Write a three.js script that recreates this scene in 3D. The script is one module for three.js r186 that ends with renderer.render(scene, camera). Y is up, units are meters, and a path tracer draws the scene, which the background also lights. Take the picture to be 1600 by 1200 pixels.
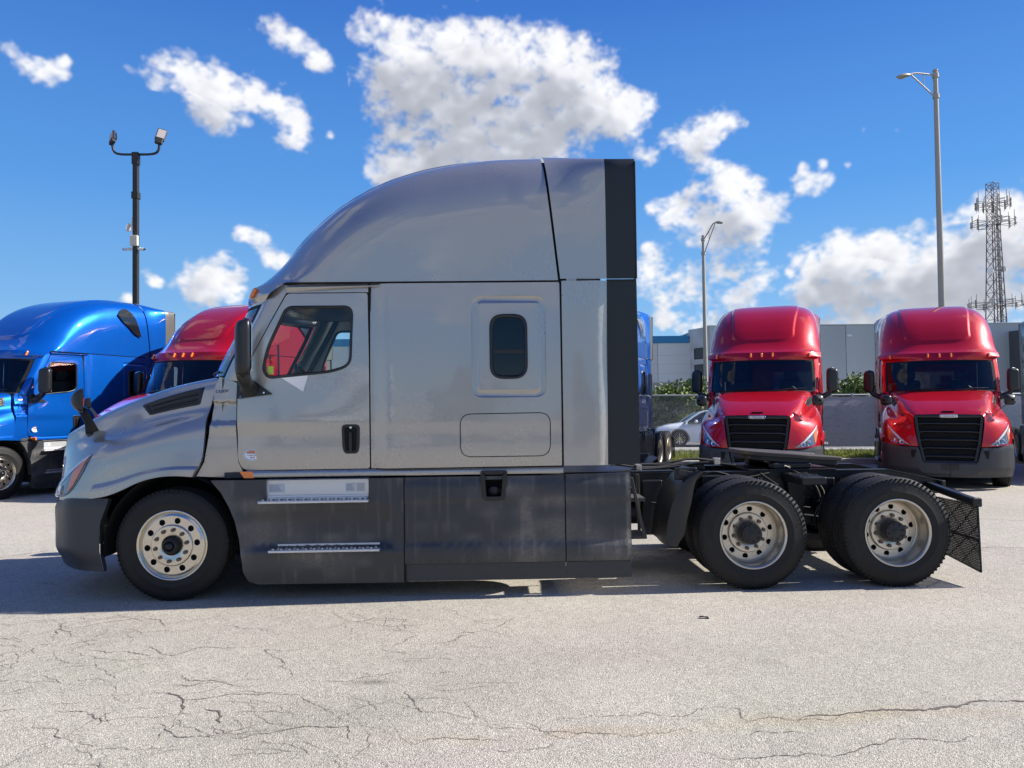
import * as THREE from 'three';
import { RoundedBoxGeometry } from 'three/addons/geometries/RoundedBoxGeometry.js';
import { TextGeometry } from 'three/addons/geometries/TextGeometry.js';
import { FontLoader } from 'three/addons/loaders/FontLoader.js';
import { mergeGeometries, toCreasedNormals } from 'three/addons/utils/BufferGeometryUtils.js';
import { TessellateModifier } from 'three/addons/modifiers/TessellateModifier.js';

// ------------------------------------------------------------------ camera, sky, sun, exposure
const scene = new THREE.Scene();
const V3 = (x, y, z) => new THREE.Vector3(x, y, z);
const camera = new THREE.PerspectiveCamera(53.13, 4 / 3, 0.1, 4000);
camera.position.set(2.878, 1.722, 8.217);
camera.up.set(0.01172, 0.99954, 0.02783);
camera.lookAt(2.878 + 0.02826, 1.722 + 0.02749, 8.217 - 0.99922);

const EXPOSURE = 1.75;
const renderer = new THREE.WebGLRenderer({ antialias: true });
renderer.toneMapping = THREE.LinearToneMapping;
renderer.toneMappingExposure = EXPOSURE;
renderer.shadowMap.enabled = true;
renderer.setSize(1024, 768);

const SUN_EL = THREE.MathUtils.degToRad(37), SUN_OFF = THREE.MathUtils.degToRad(3.6);   // the sun stands behind the tail of the grey tractor
const sunDir = V3(Math.cos(SUN_EL) * Math.cos(SUN_OFF), Math.sin(SUN_EL), -Math.cos(SUN_EL) * Math.sin(SUN_OFF));
const sun = new THREE.DirectionalLight(new THREE.Color().setRGB(1, 0.945, 0.86), 4.9);
sun.name = 'sun';
sun.position.copy(sunDir).multiplyScalar(80).add(V3(4, 0, -4));
sun.target.position.set(4, 0, -4);
sun.castShadow = true;
sun.shadow.mapSize.set(4096, 4096);
Object.assign(sun.shadow.camera, { left: -30, right: 30, top: 25, bottom: -25, near: 1, far: 200 });
sun.shadow.radius = 1;
scene.add(sun, sun.target);

function mulberry(a) { return () => { a |= 0; a = (a + 0x6d2b79f5) | 0; let t = Math.imul(a ^ (a >>> 15), 1 | a); t = (t + Math.imul(t ^ (t >>> 7), 61 | t)) ^ t; return ((t ^ (t >>> 14)) >>> 0) / 4294967296; }; }
const rnd = mulberry(20240611);
const PERM = (() => { const p = new Uint8Array(512), r = mulberry(7); const a = [...Array(256).keys()]; for (let i = 255; i > 0; i--) { const j = Math.floor(r() * (i + 1)); [a[i], a[j]] = [a[j], a[i]]; } for (let i = 0; i < 512; i++) p[i] = a[i & 255]; return p; })();
const RAND = (() => { const r = mulberry(99); return Float32Array.from({ length: 256 }, () => r()); })();
function noise3(x, y, z) {
  const xi = Math.floor(x), yi = Math.floor(y), zi = Math.floor(z);
  let fx = x - xi, fy = y - yi, fz = z - zi;
  fx = fx * fx * (3 - 2 * fx); fy = fy * fy * (3 - 2 * fy); fz = fz * fz * (3 - 2 * fz);
  const h = (a, b, c) => RAND[PERM[PERM[PERM[(xi + a) & 255] + ((yi + b) & 255)] + ((zi + c) & 255)]];
  const l = (a, b, t) => a + (b - a) * t;
  return l(l(l(h(0, 0, 0), h(1, 0, 0), fx), l(h(0, 1, 0), h(1, 1, 0), fx), fy), l(l(h(0, 0, 1), h(1, 0, 1), fx), l(h(0, 1, 1), h(1, 1, 1), fx), fy), fz);
}
function fbm(x, y, z, o) { let s = 0, a = 0.5, n = 0; for (let i = 0; i < o; i++) { s += a * noise3(x, y, z); n += a; a *= 0.5; x = x * 2.03 + 3.1; y = y * 2.03 + 1.7; z = z * 2.03 + 5.3; } return s / n; }
const clamp = (v, a = 0, b = 1) => Math.min(b, Math.max(a, v));
const sstep = (a, b, v) => { const t = clamp((v - a) / (b - a)); return t * t * (3 - 2 * t); };
const lerp = (a, b, t) => a + (b - a) * t;

// the sky: clear air plus fair-weather cumulus; each cloud is a group of [azimuth, elevation, radius] puffs in degrees, kept in cells of 1 degree
const cells = new Map();
function cloud(puffs) {
  for (const [az, el, r] of puffs) {
    const R = r * 2.3, ca = Math.max(0.25, Math.cos(el * Math.PI / 180));
    for (let a = Math.floor(az - R / ca); a <= az + R / ca; a++) for (let e = Math.floor(el - R); e <= el + R; e++) {
      const k = ((a + 720) % 360) * 200 + e + 90;
      if (!cells.has(k)) cells.set(k, []);
      cells.get(k).push([az, el, r, ca]);
    }
  }
}
cloud([[-8.1,25.6,1.32],[-6.5,24.7,1.96],[-4.8,23.5,2.20],[-2.9,24.8,1.66],[-1.0,25.2,1.50],[0.3,25.7,1.10],[1.9,24.9,1.67],[4.3,24.2,1.79],[6.5,23.5,1.80],[-2.9,21.7,3.06],[0.9,22.1,3.45],[4.3,22.1,3.04],[7.2,21.6,2.24],[9.1,21.5,1.46],[11.0,21.1,1.05],[10.2,19.9,0.82],[-5.8,21.2,1.96],[-7.4,22.0,1.41],[-7.7,19.7,1.48],[-4.9,19.3,2.08],[-2.0,19.4,2.09],[0.9,19.5,1.88],[3.8,20.2,1.87],[-6.8,17.1,1.10],[-8.2,16.6,0.67],[-4.6,18.0,1.47],[-2.0,18.1,1.27],[3.3,17.9,1.10],[5.7,18.1,0.93],[7.4,18.1,0.59]]);
cloud([[-24.4,22.1,0.49],[-23.2,22.3,0.78],[-22.0,22.8,0.93],[-21.0,22.2,1.10],[-20.0,21.5,1.26],[-18.9,21.1,1.13],[-20.2,19.9,0.90],[-19.1,19.9,0.84],[-17.4,21.4,0.84],[-16.3,21.1,1.00],[-15.0,21.1,1.01],[-14.1,20.3,0.71],[-14.3,19.3,0.88],[-13.9,18.6,0.56],[-17.4,19.6,0.35]]);
cloud([[-17.4,25.3,0.51],[-16.1,25.8,0.81],[-15.0,25.3,0.89],[-13.6,25.0,0.68],[-13.0,24.2,0.84],[-12.3,23.9,0.54]]);
cloud([[-32.2,21.5,0.76],[-31.5,21.3,0.57],[-30.5,21.0,0.52],[-29.4,21.1,0.60],[-28.7,21.7,0.30],[-28.7,20.9,0.30]]);
cloud([[13.7,18.8,0.76],[15.3,18.7,1.09],[16.7,19.2,0.94],[18.0,19.2,0.60],[18.9,19.2,0.33],[14.8,17.5,0.96],[15.7,17.0,0.69],[11.4,18.1,0.70],[12.3,17.4,0.63]]);
cloud([[17.7,16.5,0.90],[16.4,15.4,1.29],[18.2,15.2,1.35],[14.5,14.6,1.16],[15.9,13.4,1.62],[18.1,13.3,1.67],[19.9,12.9,1.35],[21.2,13.2,0.89],[13.2,13.8,0.78],[16.8,12.1,1.16],[19.6,11.8,0.83],[22.7,15.0,0.65],[23.9,14.9,0.57],[23.5,14.3,0.43],[14.1,12.9,1.02],[12.6,11.4,0.80],[12.0,14.3,0.47]]);
cloud([[11.7,9.8,1.05],[13.1,8.9,1.27],[14.7,9.2,1.26],[16.2,8.5,1.32],[18.0,8.2,1.16],[14.0,7.2,1.35],[16.2,6.9,1.25],[19.8,8.7,0.71],[18.4,7.2,0.80],[11.9,8.2,0.98],[11.7,11.3,0.34]]);
cloud([[22.8,10.1,0.93],[24.2,10.4,1.16],[25.7,10.5,1.30],[27.2,10.3,1.28],[28.6,10.2,1.10],[29.7,9.4,0.86],[25.2,9.6,1.07],[27.6,9.4,1.12]]);
cloud([[22.7,7.2,0.94],[24.4,8.0,1.25],[25.6,8.5,1.07],[26.4,7.2,1.79],[28.3,7.7,1.90],[29.9,8.4,1.63],[31.4,9.3,1.44],[32.8,9.1,1.77],[34.2,9.7,1.80],[35.6,10.4,1.93],[36.9,10.6,2.39],[32.7,7.1,2.23],[34.8,7.7,2.15],[30.6,6.5,1.93],[28.3,6.0,1.60],[25.6,6.0,1.40],[34.1,5.8,1.47],[31.1,11.5,0.49],[32.1,11.6,0.52],[29.9,11.5,0.39]]);
cloud([[-17.9,12.3,0.49],[-17.1,12.1,0.69],[-16.4,11.7,0.58]]);
cloud([[-16.0,10.5,0.37],[-15.3,10.4,0.54],[-14.6,10.4,0.42]]);
cloud([[-23.6,8.9,0.46],[-23.2,8.6,0.35]]);
cloud([[-21.2,8.5,0.72],[-20.2,9.1,0.96],[-19.0,9.2,0.98],[-17.7,9.4,0.57],[-20.6,8.1,0.80],[-19.1,8.0,1.06],[-18.1,8.0,0.58]]);
cloud([[22.7,16.0,0.31],[24.0,16.1,0.27],[25.6,15.8,0.26],[28.6,17.6,0.22],[26.6,17.9,0.15],[-11.6,19.2,0.28],[21.7,9.0,0.28],[-25.0,22.0,0.31]]);
cloud([[13.0,6.1,0.66],[14.8,5.3,0.66],[16.2,5.6,0.81],[25.5,5.0,0.82],[23.5,4.9,0.61],[21.4,6.2,0.39],[-25.0,7.3,0.36]]);
{ // the same kind of clouds all round, outside the view
  const r = mulberry(5);
  for (let i = 0; i < 80; i++) {
    const az = 42 + 276 * r(), el = Math.abs(az - 180) < 85 ? 14 + 16 * r() : 7 + 45 * Math.pow(r(), 1.2), size = lerp(1.2, 3.2, r()) * (0.5 + el / 40), puffs = [];
    for (let k = 0; k < 9; k++) puffs.push([az + (r() - 0.5) * size * 5.5, el + (r() - 0.4) * size * 1.7, size * lerp(0.45, 1, r())]);
    cloud(puffs);
  }
}
function field(az, el) {
  const a = Math.floor(az), e = Math.floor(el), list = cells.get(((a + 720) % 360) * 200 + e + 90);
  if (!list) return 0;
  let s = 0;
  for (const [pa, pe, r, ca] of list) {
    let da = Math.abs(az - pa) % 360; if (da > 180) da = 360 - da; da *= ca;
    const d2 = (da * da + (el - pe) * (el - pe)) / (r * r);
    if (d2 < 5.2) { const t = 1 - d2 / 5.2; s += t * t * t * 0.85; }
  }
  return s;
}
const AIR = [[0, 0.27, 0.4, 0.52], [2, 0.23, 0.377, 0.52], [7, 0.135, 0.295, 0.515], [15, 0.066, 0.205, 0.475], [28, 0.03, 0.112, 0.365], [50, 0.013, 0.062, 0.28], [90, 0.009, 0.045, 0.23]];   // elevation, then the clear air's red, green, blue
function airAt(el) { let i = 1; while (i < AIR.length - 1 && AIR[i][0] < el) i++; const A = AIR[i - 1], B = AIR[i], t = (el - A[0]) / (B[0] - A[0]); return [1, 2, 3].map((k) => lerp(A[k], B[k], t)); }
const SKY_W = 4096, SKY_H = 2048;
function makeSky() {
  const data = new Float32Array(SKY_W * SKY_H * 4), D = 180 / Math.PI;
  const dens = (az, el, o) => {
    const f = field(az, el);
    if (f < 0.02) return 0;
    const a = az * 0.0174533, c = Math.cos(el * 0.0174533), X = Math.sin(a) * c * 22, Y = Math.sin(el * 0.0174533) * 28, Z = -Math.cos(a) * c * 22;
    const n = fbm(X, Y, Z, o) , w = fbm(X * 2.7 + 9, Y * 2.7, Z * 2.7, Math.max(2, o - 1));
    const m = fbm(X * 0.45 + 4, Y * 0.5, Z * 0.45 + 7, 3);
    const q = o > 4 ? (fbm(X * 8 + w * 2, Y * 8, Z * 8, 2) - 0.5) * 0.5 : 0;
    return 1.2 * (1 - Math.exp(-f * 1.2)) + (n - 0.5) * 1.6 + (m - 0.5) * 0.7 + (w - 0.5) * 1.2 + q - 0.38;
  };
  for (let row = 0; row < SKY_H; row++) {
    const up = ((row + 0.5) / SKY_H - 0.5) * Math.PI, el = up * D, y = Math.sin(up), cy = Math.cos(up), h = Math.max(0, y);
    for (let col = 0; col < SKY_W; col++) {
      const ang = ((col + 0.5) / SKY_W - 0.5) * 2 * Math.PI, x = Math.cos(ang) * cy, z = Math.sin(ang) * cy;
      const mu = x * sunDir.x + y * sunDir.y + z * sunDir.z, i = (row * SKY_W + col) * 4;
      // clear air: deep blue above, paler near the horizon and round the sun
      let [r, gr, b] = airAt(Math.max(0, el));
      const g = Math.pow(Math.max(0, mu), 14), g2 = 0.5 + 0.5 * mu;
      const br = 0.93 + 0.14 * g2 * g2;
      r = r * br + 0.16 * g; gr = gr * br + 0.17 * g; b = b * br + 0.17 * g;
      if (y < 0) { const k = clamp(-y * 8); r = lerp(r, 0.2, k); gr = lerp(gr, 0.19, k); b = lerp(b, 0.18, k); }
      else if (el > 1.5) {
        let az = Math.atan2(x, -z) * D;
        const d = dens(az, el, 6);
        if (d > 0) {
          const alpha = 0.97 * Math.pow(sstep(0, 0.8, d), 0.85) * sstep(1.5, 4, el);
          // light from the right and above: how much cloud lies towards the sun
          const near = dens(az, el, 3), s = near * 0.25 + dens(az + 0.8, el + 0.9, 3) * 0.45 + dens(az + 1.6, el + 1.9, 2) * 0.4 + dens(az + 0.6, el + 3.2, 2) * 0.45;
          const shade = sstep(0.2, 1.45, s), lit = 0.58 - 0.28 * shade + 0.05 * g + (fbm(az * 0.9, el * 1.2, 3, 2) - 0.5) * 0.09 - 0.1 * (1 - alpha);
          const cr = lit * lerp(1.0, 0.97, shade), cg = lit * lerp(1.0, 1.01, shade), cb = lit * lerp(1.02, 1.13, shade);
          r = lerp(r, cr, alpha); gr = lerp(gr, cg, alpha); b = lerp(b, cb, alpha);
        }
      }
      data[i] = r; data[i + 1] = gr; data[i + 2] = b; data[i + 3] = 1;
    }
  }
  const t = new THREE.DataTexture(data, SKY_W, SKY_H, THREE.RGBAFormat, THREE.FloatType);
  t.mapping = THREE.EquirectangularReflectionMapping;
  t.magFilter = t.minFilter = THREE.LinearFilter;
  t.needsUpdate = true;
  return t;
}
scene.background = makeSky();
scene.environment = scene.background;

// ------------------------------------------------------------------ helpers
const taken = new Map();
function numbered(name) { const n = taken.get(name) ?? 0; taken.set(name, n + 1); return n ? `${name}_${String(n).padStart(3, '0')}` : name; }
const shadows = (o) => { o.castShadow = o.receiveShadow = true; return o; };
function part(name, geometry, material, parent, label) {
  const m = shadows(new THREE.Mesh(geometry, material)); m.name = name;
  if (label) m.userData.label = label;
  parent.add(m); return m;
}
function group(name, parent, label) { const g = new THREE.Group(); g.name = name; if (label) g.userData.label = label; parent.add(g); return g; }
function thing(name, label, category, set) {
  const o = new THREE.Group(); o.name = numbered(name); o.userData = { label, category }; if (set) o.userData.group = set;
  scene.add(o); return o;
}
function structure(name, geometry, material) { const m = shadows(new THREE.Mesh(geometry, material)); m.name = name; m.userData.kind = 'structure'; scene.add(m); return m; }

function plain(g) {
  g = g.index ? g.toNonIndexed() : g.clone();
  for (const k of Object.keys(g.attributes)) if (!['position', 'normal', 'uv'].includes(k)) g.deleteAttribute(k);
  if (!g.attributes.normal) g.computeVertexNormals();
  if (!g.attributes.uv) g.setAttribute('uv', new THREE.Float32BufferAttribute(new Float32Array(g.attributes.position.count * 2), 2));
  g.morphAttributes = {}; return g;
}
const join = (...list) => mergeGeometries(list.flat(9).filter(Boolean).map(plain), false);
function mirrored(g) { // the same shape on the other side of the tractor
  const m = plain(g), p = m.attributes.position, n = m.attributes.normal, u = m.attributes.uv;
  for (let i = 0; i < p.count; i++) { p.setZ(i, -p.getZ(i)); n.setZ(i, -n.getZ(i)); }
  for (const a of [p, n, u]) for (let t = 0; t < p.count; t += 3) for (let k = 0; k < a.itemSize; k++) { const s = a.array[(t + 1) * a.itemSize + k]; a.array[(t + 1) * a.itemSize + k] = a.array[(t + 2) * a.itemSize + k]; a.array[(t + 2) * a.itemSize + k] = s; }
  return m;
}
const both = (g) => join(g, mirrored(g));
const moved = (g, x, y, z) => { g.translate(x, y, z); return g; };
function box(x0, x1, y0, y1, z0, z1, r = 0.012) {
  const w = x1 - x0, h = y1 - y0, d = z1 - z0, q = Math.min(r, w * 0.45, h * 0.45, d * 0.45);
  return moved(q > 0.0015 ? new RoundedBoxGeometry(w, h, d, 2, q) : new THREE.BoxGeometry(w, h, d), (x0 + x1) / 2, (y0 + y1) / 2, (z0 + z1) / 2);
}
function bar(a, b, r, r2 = r, seg = 8) { // a round bar from a to b
  const A = V3(...a), B = V3(...b), L = A.distanceTo(B), g = new THREE.CylinderGeometry(r2, r, L, seg, 1);
  g.applyQuaternion(new THREE.Quaternion().setFromUnitVectors(V3(0, 1, 0), B.clone().sub(A).normalize()));
  return moved(g, (A.x + B.x) / 2, (A.y + B.y) / 2, (A.z + B.z) / 2);
}
function beam(a, b, w, h, r = 0.004) { // a squared bar from a to b
  const A = V3(...a), B = V3(...b), L = A.distanceTo(B), g = r > 0.001 ? new RoundedBoxGeometry(w, L, h, 1, Math.min(r, w / 3, h / 3)) : new THREE.BoxGeometry(w, L, h);
  g.applyQuaternion(new THREE.Quaternion().setFromUnitVectors(V3(0, 1, 0), B.clone().sub(A).normalize()));
  return moved(g, (A.x + B.x) / 2, (A.y + B.y) / 2, (A.z + B.z) / 2);
}
function pipe(pts, r, seg = 24, rs = 8) { return new THREE.TubeGeometry(new THREE.CatmullRomCurve3(pts.map((p) => V3(...p))), seg, r, rs, false); }
function drum(x, y, z0, z1, r, seg = 24) { const g = new THREE.CylinderGeometry(r, r, z1 - z0, seg); g.rotateX(Math.PI / 2); return moved(g, x, y, (z0 + z1) / 2); }
function cr(p0, p1, p2, p3, t) { const t2 = t * t, t3 = t2 * t; return 0.5 * (2 * p1 + (p2 - p0) * t + (2 * p0 - 5 * p1 + 4 * p2 - p3) * t2 + (3 * p1 - p0 - 3 * p2 + p3) * t3); }
function curve(pts) { // smooth curve through points, parameter 0 .. n-1
  const n = pts.length, at = (i) => i < 0 ? pts[0].map((v, k) => 2 * v - pts[1][k]) : i > n - 1 ? pts[n - 1].map((v, k) => 2 * v - pts[n - 2][k]) : pts[i];
  return (t) => { t = clamp(t, 0, n - 1); const i = Math.min(n - 2, Math.floor(t)), f = t - i; return pts[0].map((_, k) => cr(at(i - 1)[k], at(i)[k], at(i + 1)[k], at(i + 2)[k], f)); };
}
function spline(pts) { // a softer curve that only leans towards the inner points, parameter 0 .. n-1
  const n = pts.length, at = (i) => i < 0 ? pts[0].map((v, k) => 2 * v - pts[1][k]) : i > n - 1 ? pts[n - 1].map((v, k) => 2 * v - pts[n - 2][k]) : pts[i];
  return (t) => { t = clamp(t, 0, n - 1); const i = Math.min(n - 2, Math.floor(t)), f = t - i, g = 1 - f, w = [g * g * g / 6, (3 * f * f * f - 6 * f * f + 4) / 6, (-3 * f * f * f + 3 * f * f + 3 * f + 1) / 6, f * f * f / 6]; return pts[0].map((_, k) => w[0] * at(i - 1)[k] + w[1] * at(i)[k] + w[2] * at(i + 1)[k] + w[3] * at(i + 2)[k]); };
}
function softSurface(rows) { const across = rows.map(curve); return (s, v) => spline(across.map((c) => c(v)))(s); }
function surface(rows) { // smooth surface through a net of points: (s along the rows, v across)
  const across = rows.map(curve);
  return (s, v) => curve(across.map((c) => c(v)))(s);
}
function sheet(fn, nu, nv, u0 = 0, u1 = 1, v0 = 0, v1 = 1, flip = false) {
  const pos = [], uv = [], idx = [];
  for (let i = 0; i <= nu; i++) for (let j = 0; j <= nv; j++) { const p = fn(lerp(u0, u1, i / nu), lerp(v0, v1, j / nv)); pos.push(p[0], p[1], p[2]); uv.push(p[0] + p[2] * 0.37, p[1] + p[2] * 0.21); }
  for (let i = 0; i < nu; i++) for (let j = 0; j < nv; j++) { const a = i * (nv + 1) + j, b = a + 1, c = a + nv + 1, d = c + 1; flip ? idx.push(a, b, c, b, d, c) : idx.push(a, c, b, b, c, d); }
  const g = new THREE.BufferGeometry(); g.setIndex(idx);
  g.setAttribute('position', new THREE.Float32BufferAttribute(pos, 3)); g.setAttribute('uv', new THREE.Float32BufferAttribute(uv, 2));
  g.computeVertexNormals(); return g;
}
function rounded(pts, seg = 5) { // closed outline from [x, y, corner radius]
  const out = [], n = pts.length;
  for (let i = 0; i < n; i++) {
    const [x, y, r = 0] = pts[i];
    if (r < 0.001) { out.push([x, y]); continue; }
    const A = pts[(i + n - 1) % n], B = pts[(i + 1) % n], la = Math.hypot(A[0] - x, A[1] - y), lb = Math.hypot(B[0] - x, B[1] - y);
    const d = Math.min(r, la * 0.5, lb * 0.5), p = [x + (A[0] - x) / la * d, y + (A[1] - y) / la * d], q = [x + (B[0] - x) / lb * d, y + (B[1] - y) / lb * d];
    for (let k = 0; k <= seg; k++) { const t = k / seg, s = 1 - t; out.push([s * s * p[0] + 2 * s * t * x + t * t * q[0], s * s * p[1] + 2 * s * t * y + t * t * q[1]]); }
  }
  return out;
}
const rect = (x0, x1, y0, y1, r = 0, seg = 5) => rounded([[x0, y0, r], [x1, y0, r], [x1, y1, r], [x0, y1, r]], seg);
const shapeOf = (pts, holes = []) => { const s = new THREE.Shape(pts.map((p) => new THREE.Vector2(p[0], p[1]))); for (const h of holes) s.holes.push(new THREE.Path(h.map((p) => new THREE.Vector2(p[0], p[1])))); return s; };
function solid(pts, z0, z1, bevel = 0.006, holes = []) { // outline in x, y given thickness along z
  const g = new THREE.ExtrudeGeometry(shapeOf(pts, holes), { depth: z1 - z0 - 2 * bevel, bevelEnabled: bevel > 0, bevelThickness: bevel, bevelSize: bevel, bevelOffset: -bevel, bevelSegments: 2, steps: 1, curveSegments: 8 });
  return moved(g, 0, 0, z0 + bevel);
}
function skin(pts, holes, zf, t = 0.02, edge = 0.1) { // a body panel: outline with openings, curved by z = zf(x, y), folded edges of depth t
  let g = new THREE.ShapeGeometry(shapeOf(pts, holes), 1).toNonIndexed();
  g = new TessellateModifier(edge, 9).modify(g);
  const p = g.attributes.position, n = new Float32Array(p.count * 3), uv = new Float32Array(p.count * 2), e = 0.004;
  const nz = (x, y) => { const a = -(zf(x + e, y) - zf(x - e, y)) / (2 * e), b = -(zf(x, y + e) - zf(x, y - e)) / (2 * e), l = Math.hypot(a, b, 1); return [a / l, b / l, 1 / l]; };
  for (let i = 0; i < p.count; i++) { const x = p.getX(i), y = p.getY(i); p.setZ(i, zf(x, y)); n.set(nz(x, y), i * 3); uv[i * 2] = x; uv[i * 2 + 1] = y; }
  g.setAttribute('normal', new THREE.BufferAttribute(n, 3)); g.setAttribute('uv', new THREE.BufferAttribute(uv, 2));
  const rim = [];
  for (const c of [pts, ...holes]) {
    const pos = [], u2 = [];
    for (let i = 0; i < c.length; i++) {
      const [x0, y0] = c[i], [x1, y1] = c[(i + 1) % c.length];
      if (Math.hypot(x1 - x0, y1 - y0) < 1e-6) continue;
      const a = [x0, y0, zf(x0, y0)], b = [x1, y1, zf(x1, y1)], a2 = [x0, y0, a[2] - t], b2 = [x1, y1, b[2] - t];
      for (const q of [a, a2, b, b, a2, b2]) { pos.push(...q); u2.push(q[0], q[1]); }
    }
    const r = new THREE.BufferGeometry(); r.setAttribute('position', new THREE.Float32BufferAttribute(pos, 3)); r.setAttribute('uv', new THREE.Float32BufferAttribute(u2, 2)); r.computeVertexNormals(); rim.push(r);
  }
  return join(g, rim);
}
function loops(list) { // joins closed outlines of equal length, each [x, y] list with its own z function
  const n = list[0].pts.length;
  return sheet((u, v) => { const L = list[Math.round(u * (list.length - 1))], q = L.pts[Math.round(v * n) % n]; return [q[0], q[1], L.z(q[0], q[1])]; }, list.length - 1, n, 0, 1, 0, 1, false);
}
const creased = (g, a = 0.6) => toCreasedNormals(plain(g), a);
function lathe(profile, seg = 48) { // [radius, z] profile turned about the z axis
  const g = new THREE.LatheGeometry(profile.map(([r, z]) => new THREE.Vector2(r, z)), seg); g.rotateX(Math.PI / 2); return g;
}
function canvasTexture(w, h, draw, srgb = true) {
  const c = document.createElement('canvas'); c.width = w; c.height = h; draw(c.getContext('2d'), w, h);
  const t = new THREE.CanvasTexture(c); if (srgb) t.colorSpace = THREE.SRGBColorSpace; t.wrapS = t.wrapT = THREE.RepeatWrapping; t.anisotropy = 8; return t;
}
function noiseTexture(size, fn, srgb = false) {
  const d = new Uint8Array(size * size * 4);
  for (let y = 0; y < size; y++) for (let x = 0; x < size; x++) { const v = fn(x, y), i = (y * size + x) * 4; for (let k = 0; k < 3; k++) d[i + k] = clamp(Array.isArray(v) ? v[k] : v) * 255; d[i + 3] = 255; }
  const t = new THREE.DataTexture(d, size, size, THREE.RGBAFormat); t.wrapS = t.wrapT = THREE.RepeatWrapping; t.magFilter = THREE.LinearFilter; t.minFilter = THREE.LinearMipmapLinearFilter; t.generateMipmaps = true;
  if (srgb) t.colorSpace = THREE.SRGBColorSpace; t.needsUpdate = true; return t;
}
function tileable(size, cell, seed) { // periodic value noise
  const n = Math.max(1, Math.round(size / cell)), r = mulberry(seed), v = Float32Array.from({ length: n * n }, () => r());
  return (x, y) => { const fx = x / size * n, fy = y / size * n, xi = Math.floor(fx), yi = Math.floor(fy); let a = fx - xi, b = fy - yi; a = a * a * (3 - 2 * a); b = b * b * (3 - 2 * b); const q = (i, j) => v[((yi + j) % n) * n + (xi + i) % n]; return lerp(lerp(q(0, 0), q(1, 0), a), lerp(q(0, 1), q(1, 1), a), b); };
}
const std = (r, g, b, roughness, metalness = 0, more = {}) => new THREE.MeshStandardMaterial({ color: new THREE.Color().setRGB(r, g, b), roughness, metalness, side: THREE.DoubleSide, ...more });
const phys = (r, g, b, roughness, metalness, more) => new THREE.MeshPhysicalMaterial({ color: new THREE.Color().setRGB(r, g, b), roughness, metalness, side: THREE.DoubleSide, ...more });
const font = await new FontLoader().loadAsync('fonts/droid/droid_sans_bold.typeface.json');

// ------------------------------------------------------------------ materials
const grime = (() => { const a = tileable(512, 90, 1), b = tileable(512, 23, 2), c = tileable(512, 5, 3); return noiseTexture(512, (x, y) => 0.72 + 0.3 * (0.5 * a(x, y) + 0.3 * b(x, y) + 0.2 * c(x, y)), false); })();
const grimeBump = (() => { const a = tileable(512, 4, 12), b = tileable(512, 2, 13); return noiseTexture(512, (x, y) => 0.5 * a(x, y) + 0.5 * b(x, y)); })();
const paintWear = grime.clone(); paintWear.repeat.set(0.31, 0.31);
const paint = (r, g, b, metal = 0.55, rough = 0.4) => phys(r, g, b, rough, metal, { clearcoat: 1, clearcoatRoughness: 0.035, roughnessMap: paintWear, specularIntensity: 0.15 });
const skirtDirt = (() => { const a = tileable(1024, 260, 21), b = tileable(1024, 60, 22), c = tileable(1024, 9, 23), s = tileable(1024, 14, 24); return noiseTexture(1024, (x, y) => { const d = clamp(sstep(0.42, 0.85, 0.6 * a(x, y) + 0.4 * b(x, y)) * 0.8 + 0.35 * sstep(0.6, 0.95, s(x, (y * 0.12) % 1024)) ) * (0.7 + 0.3 * c(x, y)); return [0.2 + 0.24 * d, 0.21 + 0.205 * d, 0.225 + 0.17 * d]; }, true); })();
skirtDirt.repeat.set(0.37, 0.55);
const rubberDust = (() => { const p = tileable(512, 120, 71), q = tileable(512, 30, 72), r = tileable(512, 5, 73); return noiseTexture(512, (x, y) => { const v = clamp(0.45 + 0.5 * p(x, y) * q(x, y) + 0.25 * (r(x, y) - 0.5)); return [v, v * 0.97, v * 0.93]; }, true); })(); rubberDust.repeat.set(1.3, 1.3);
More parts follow.
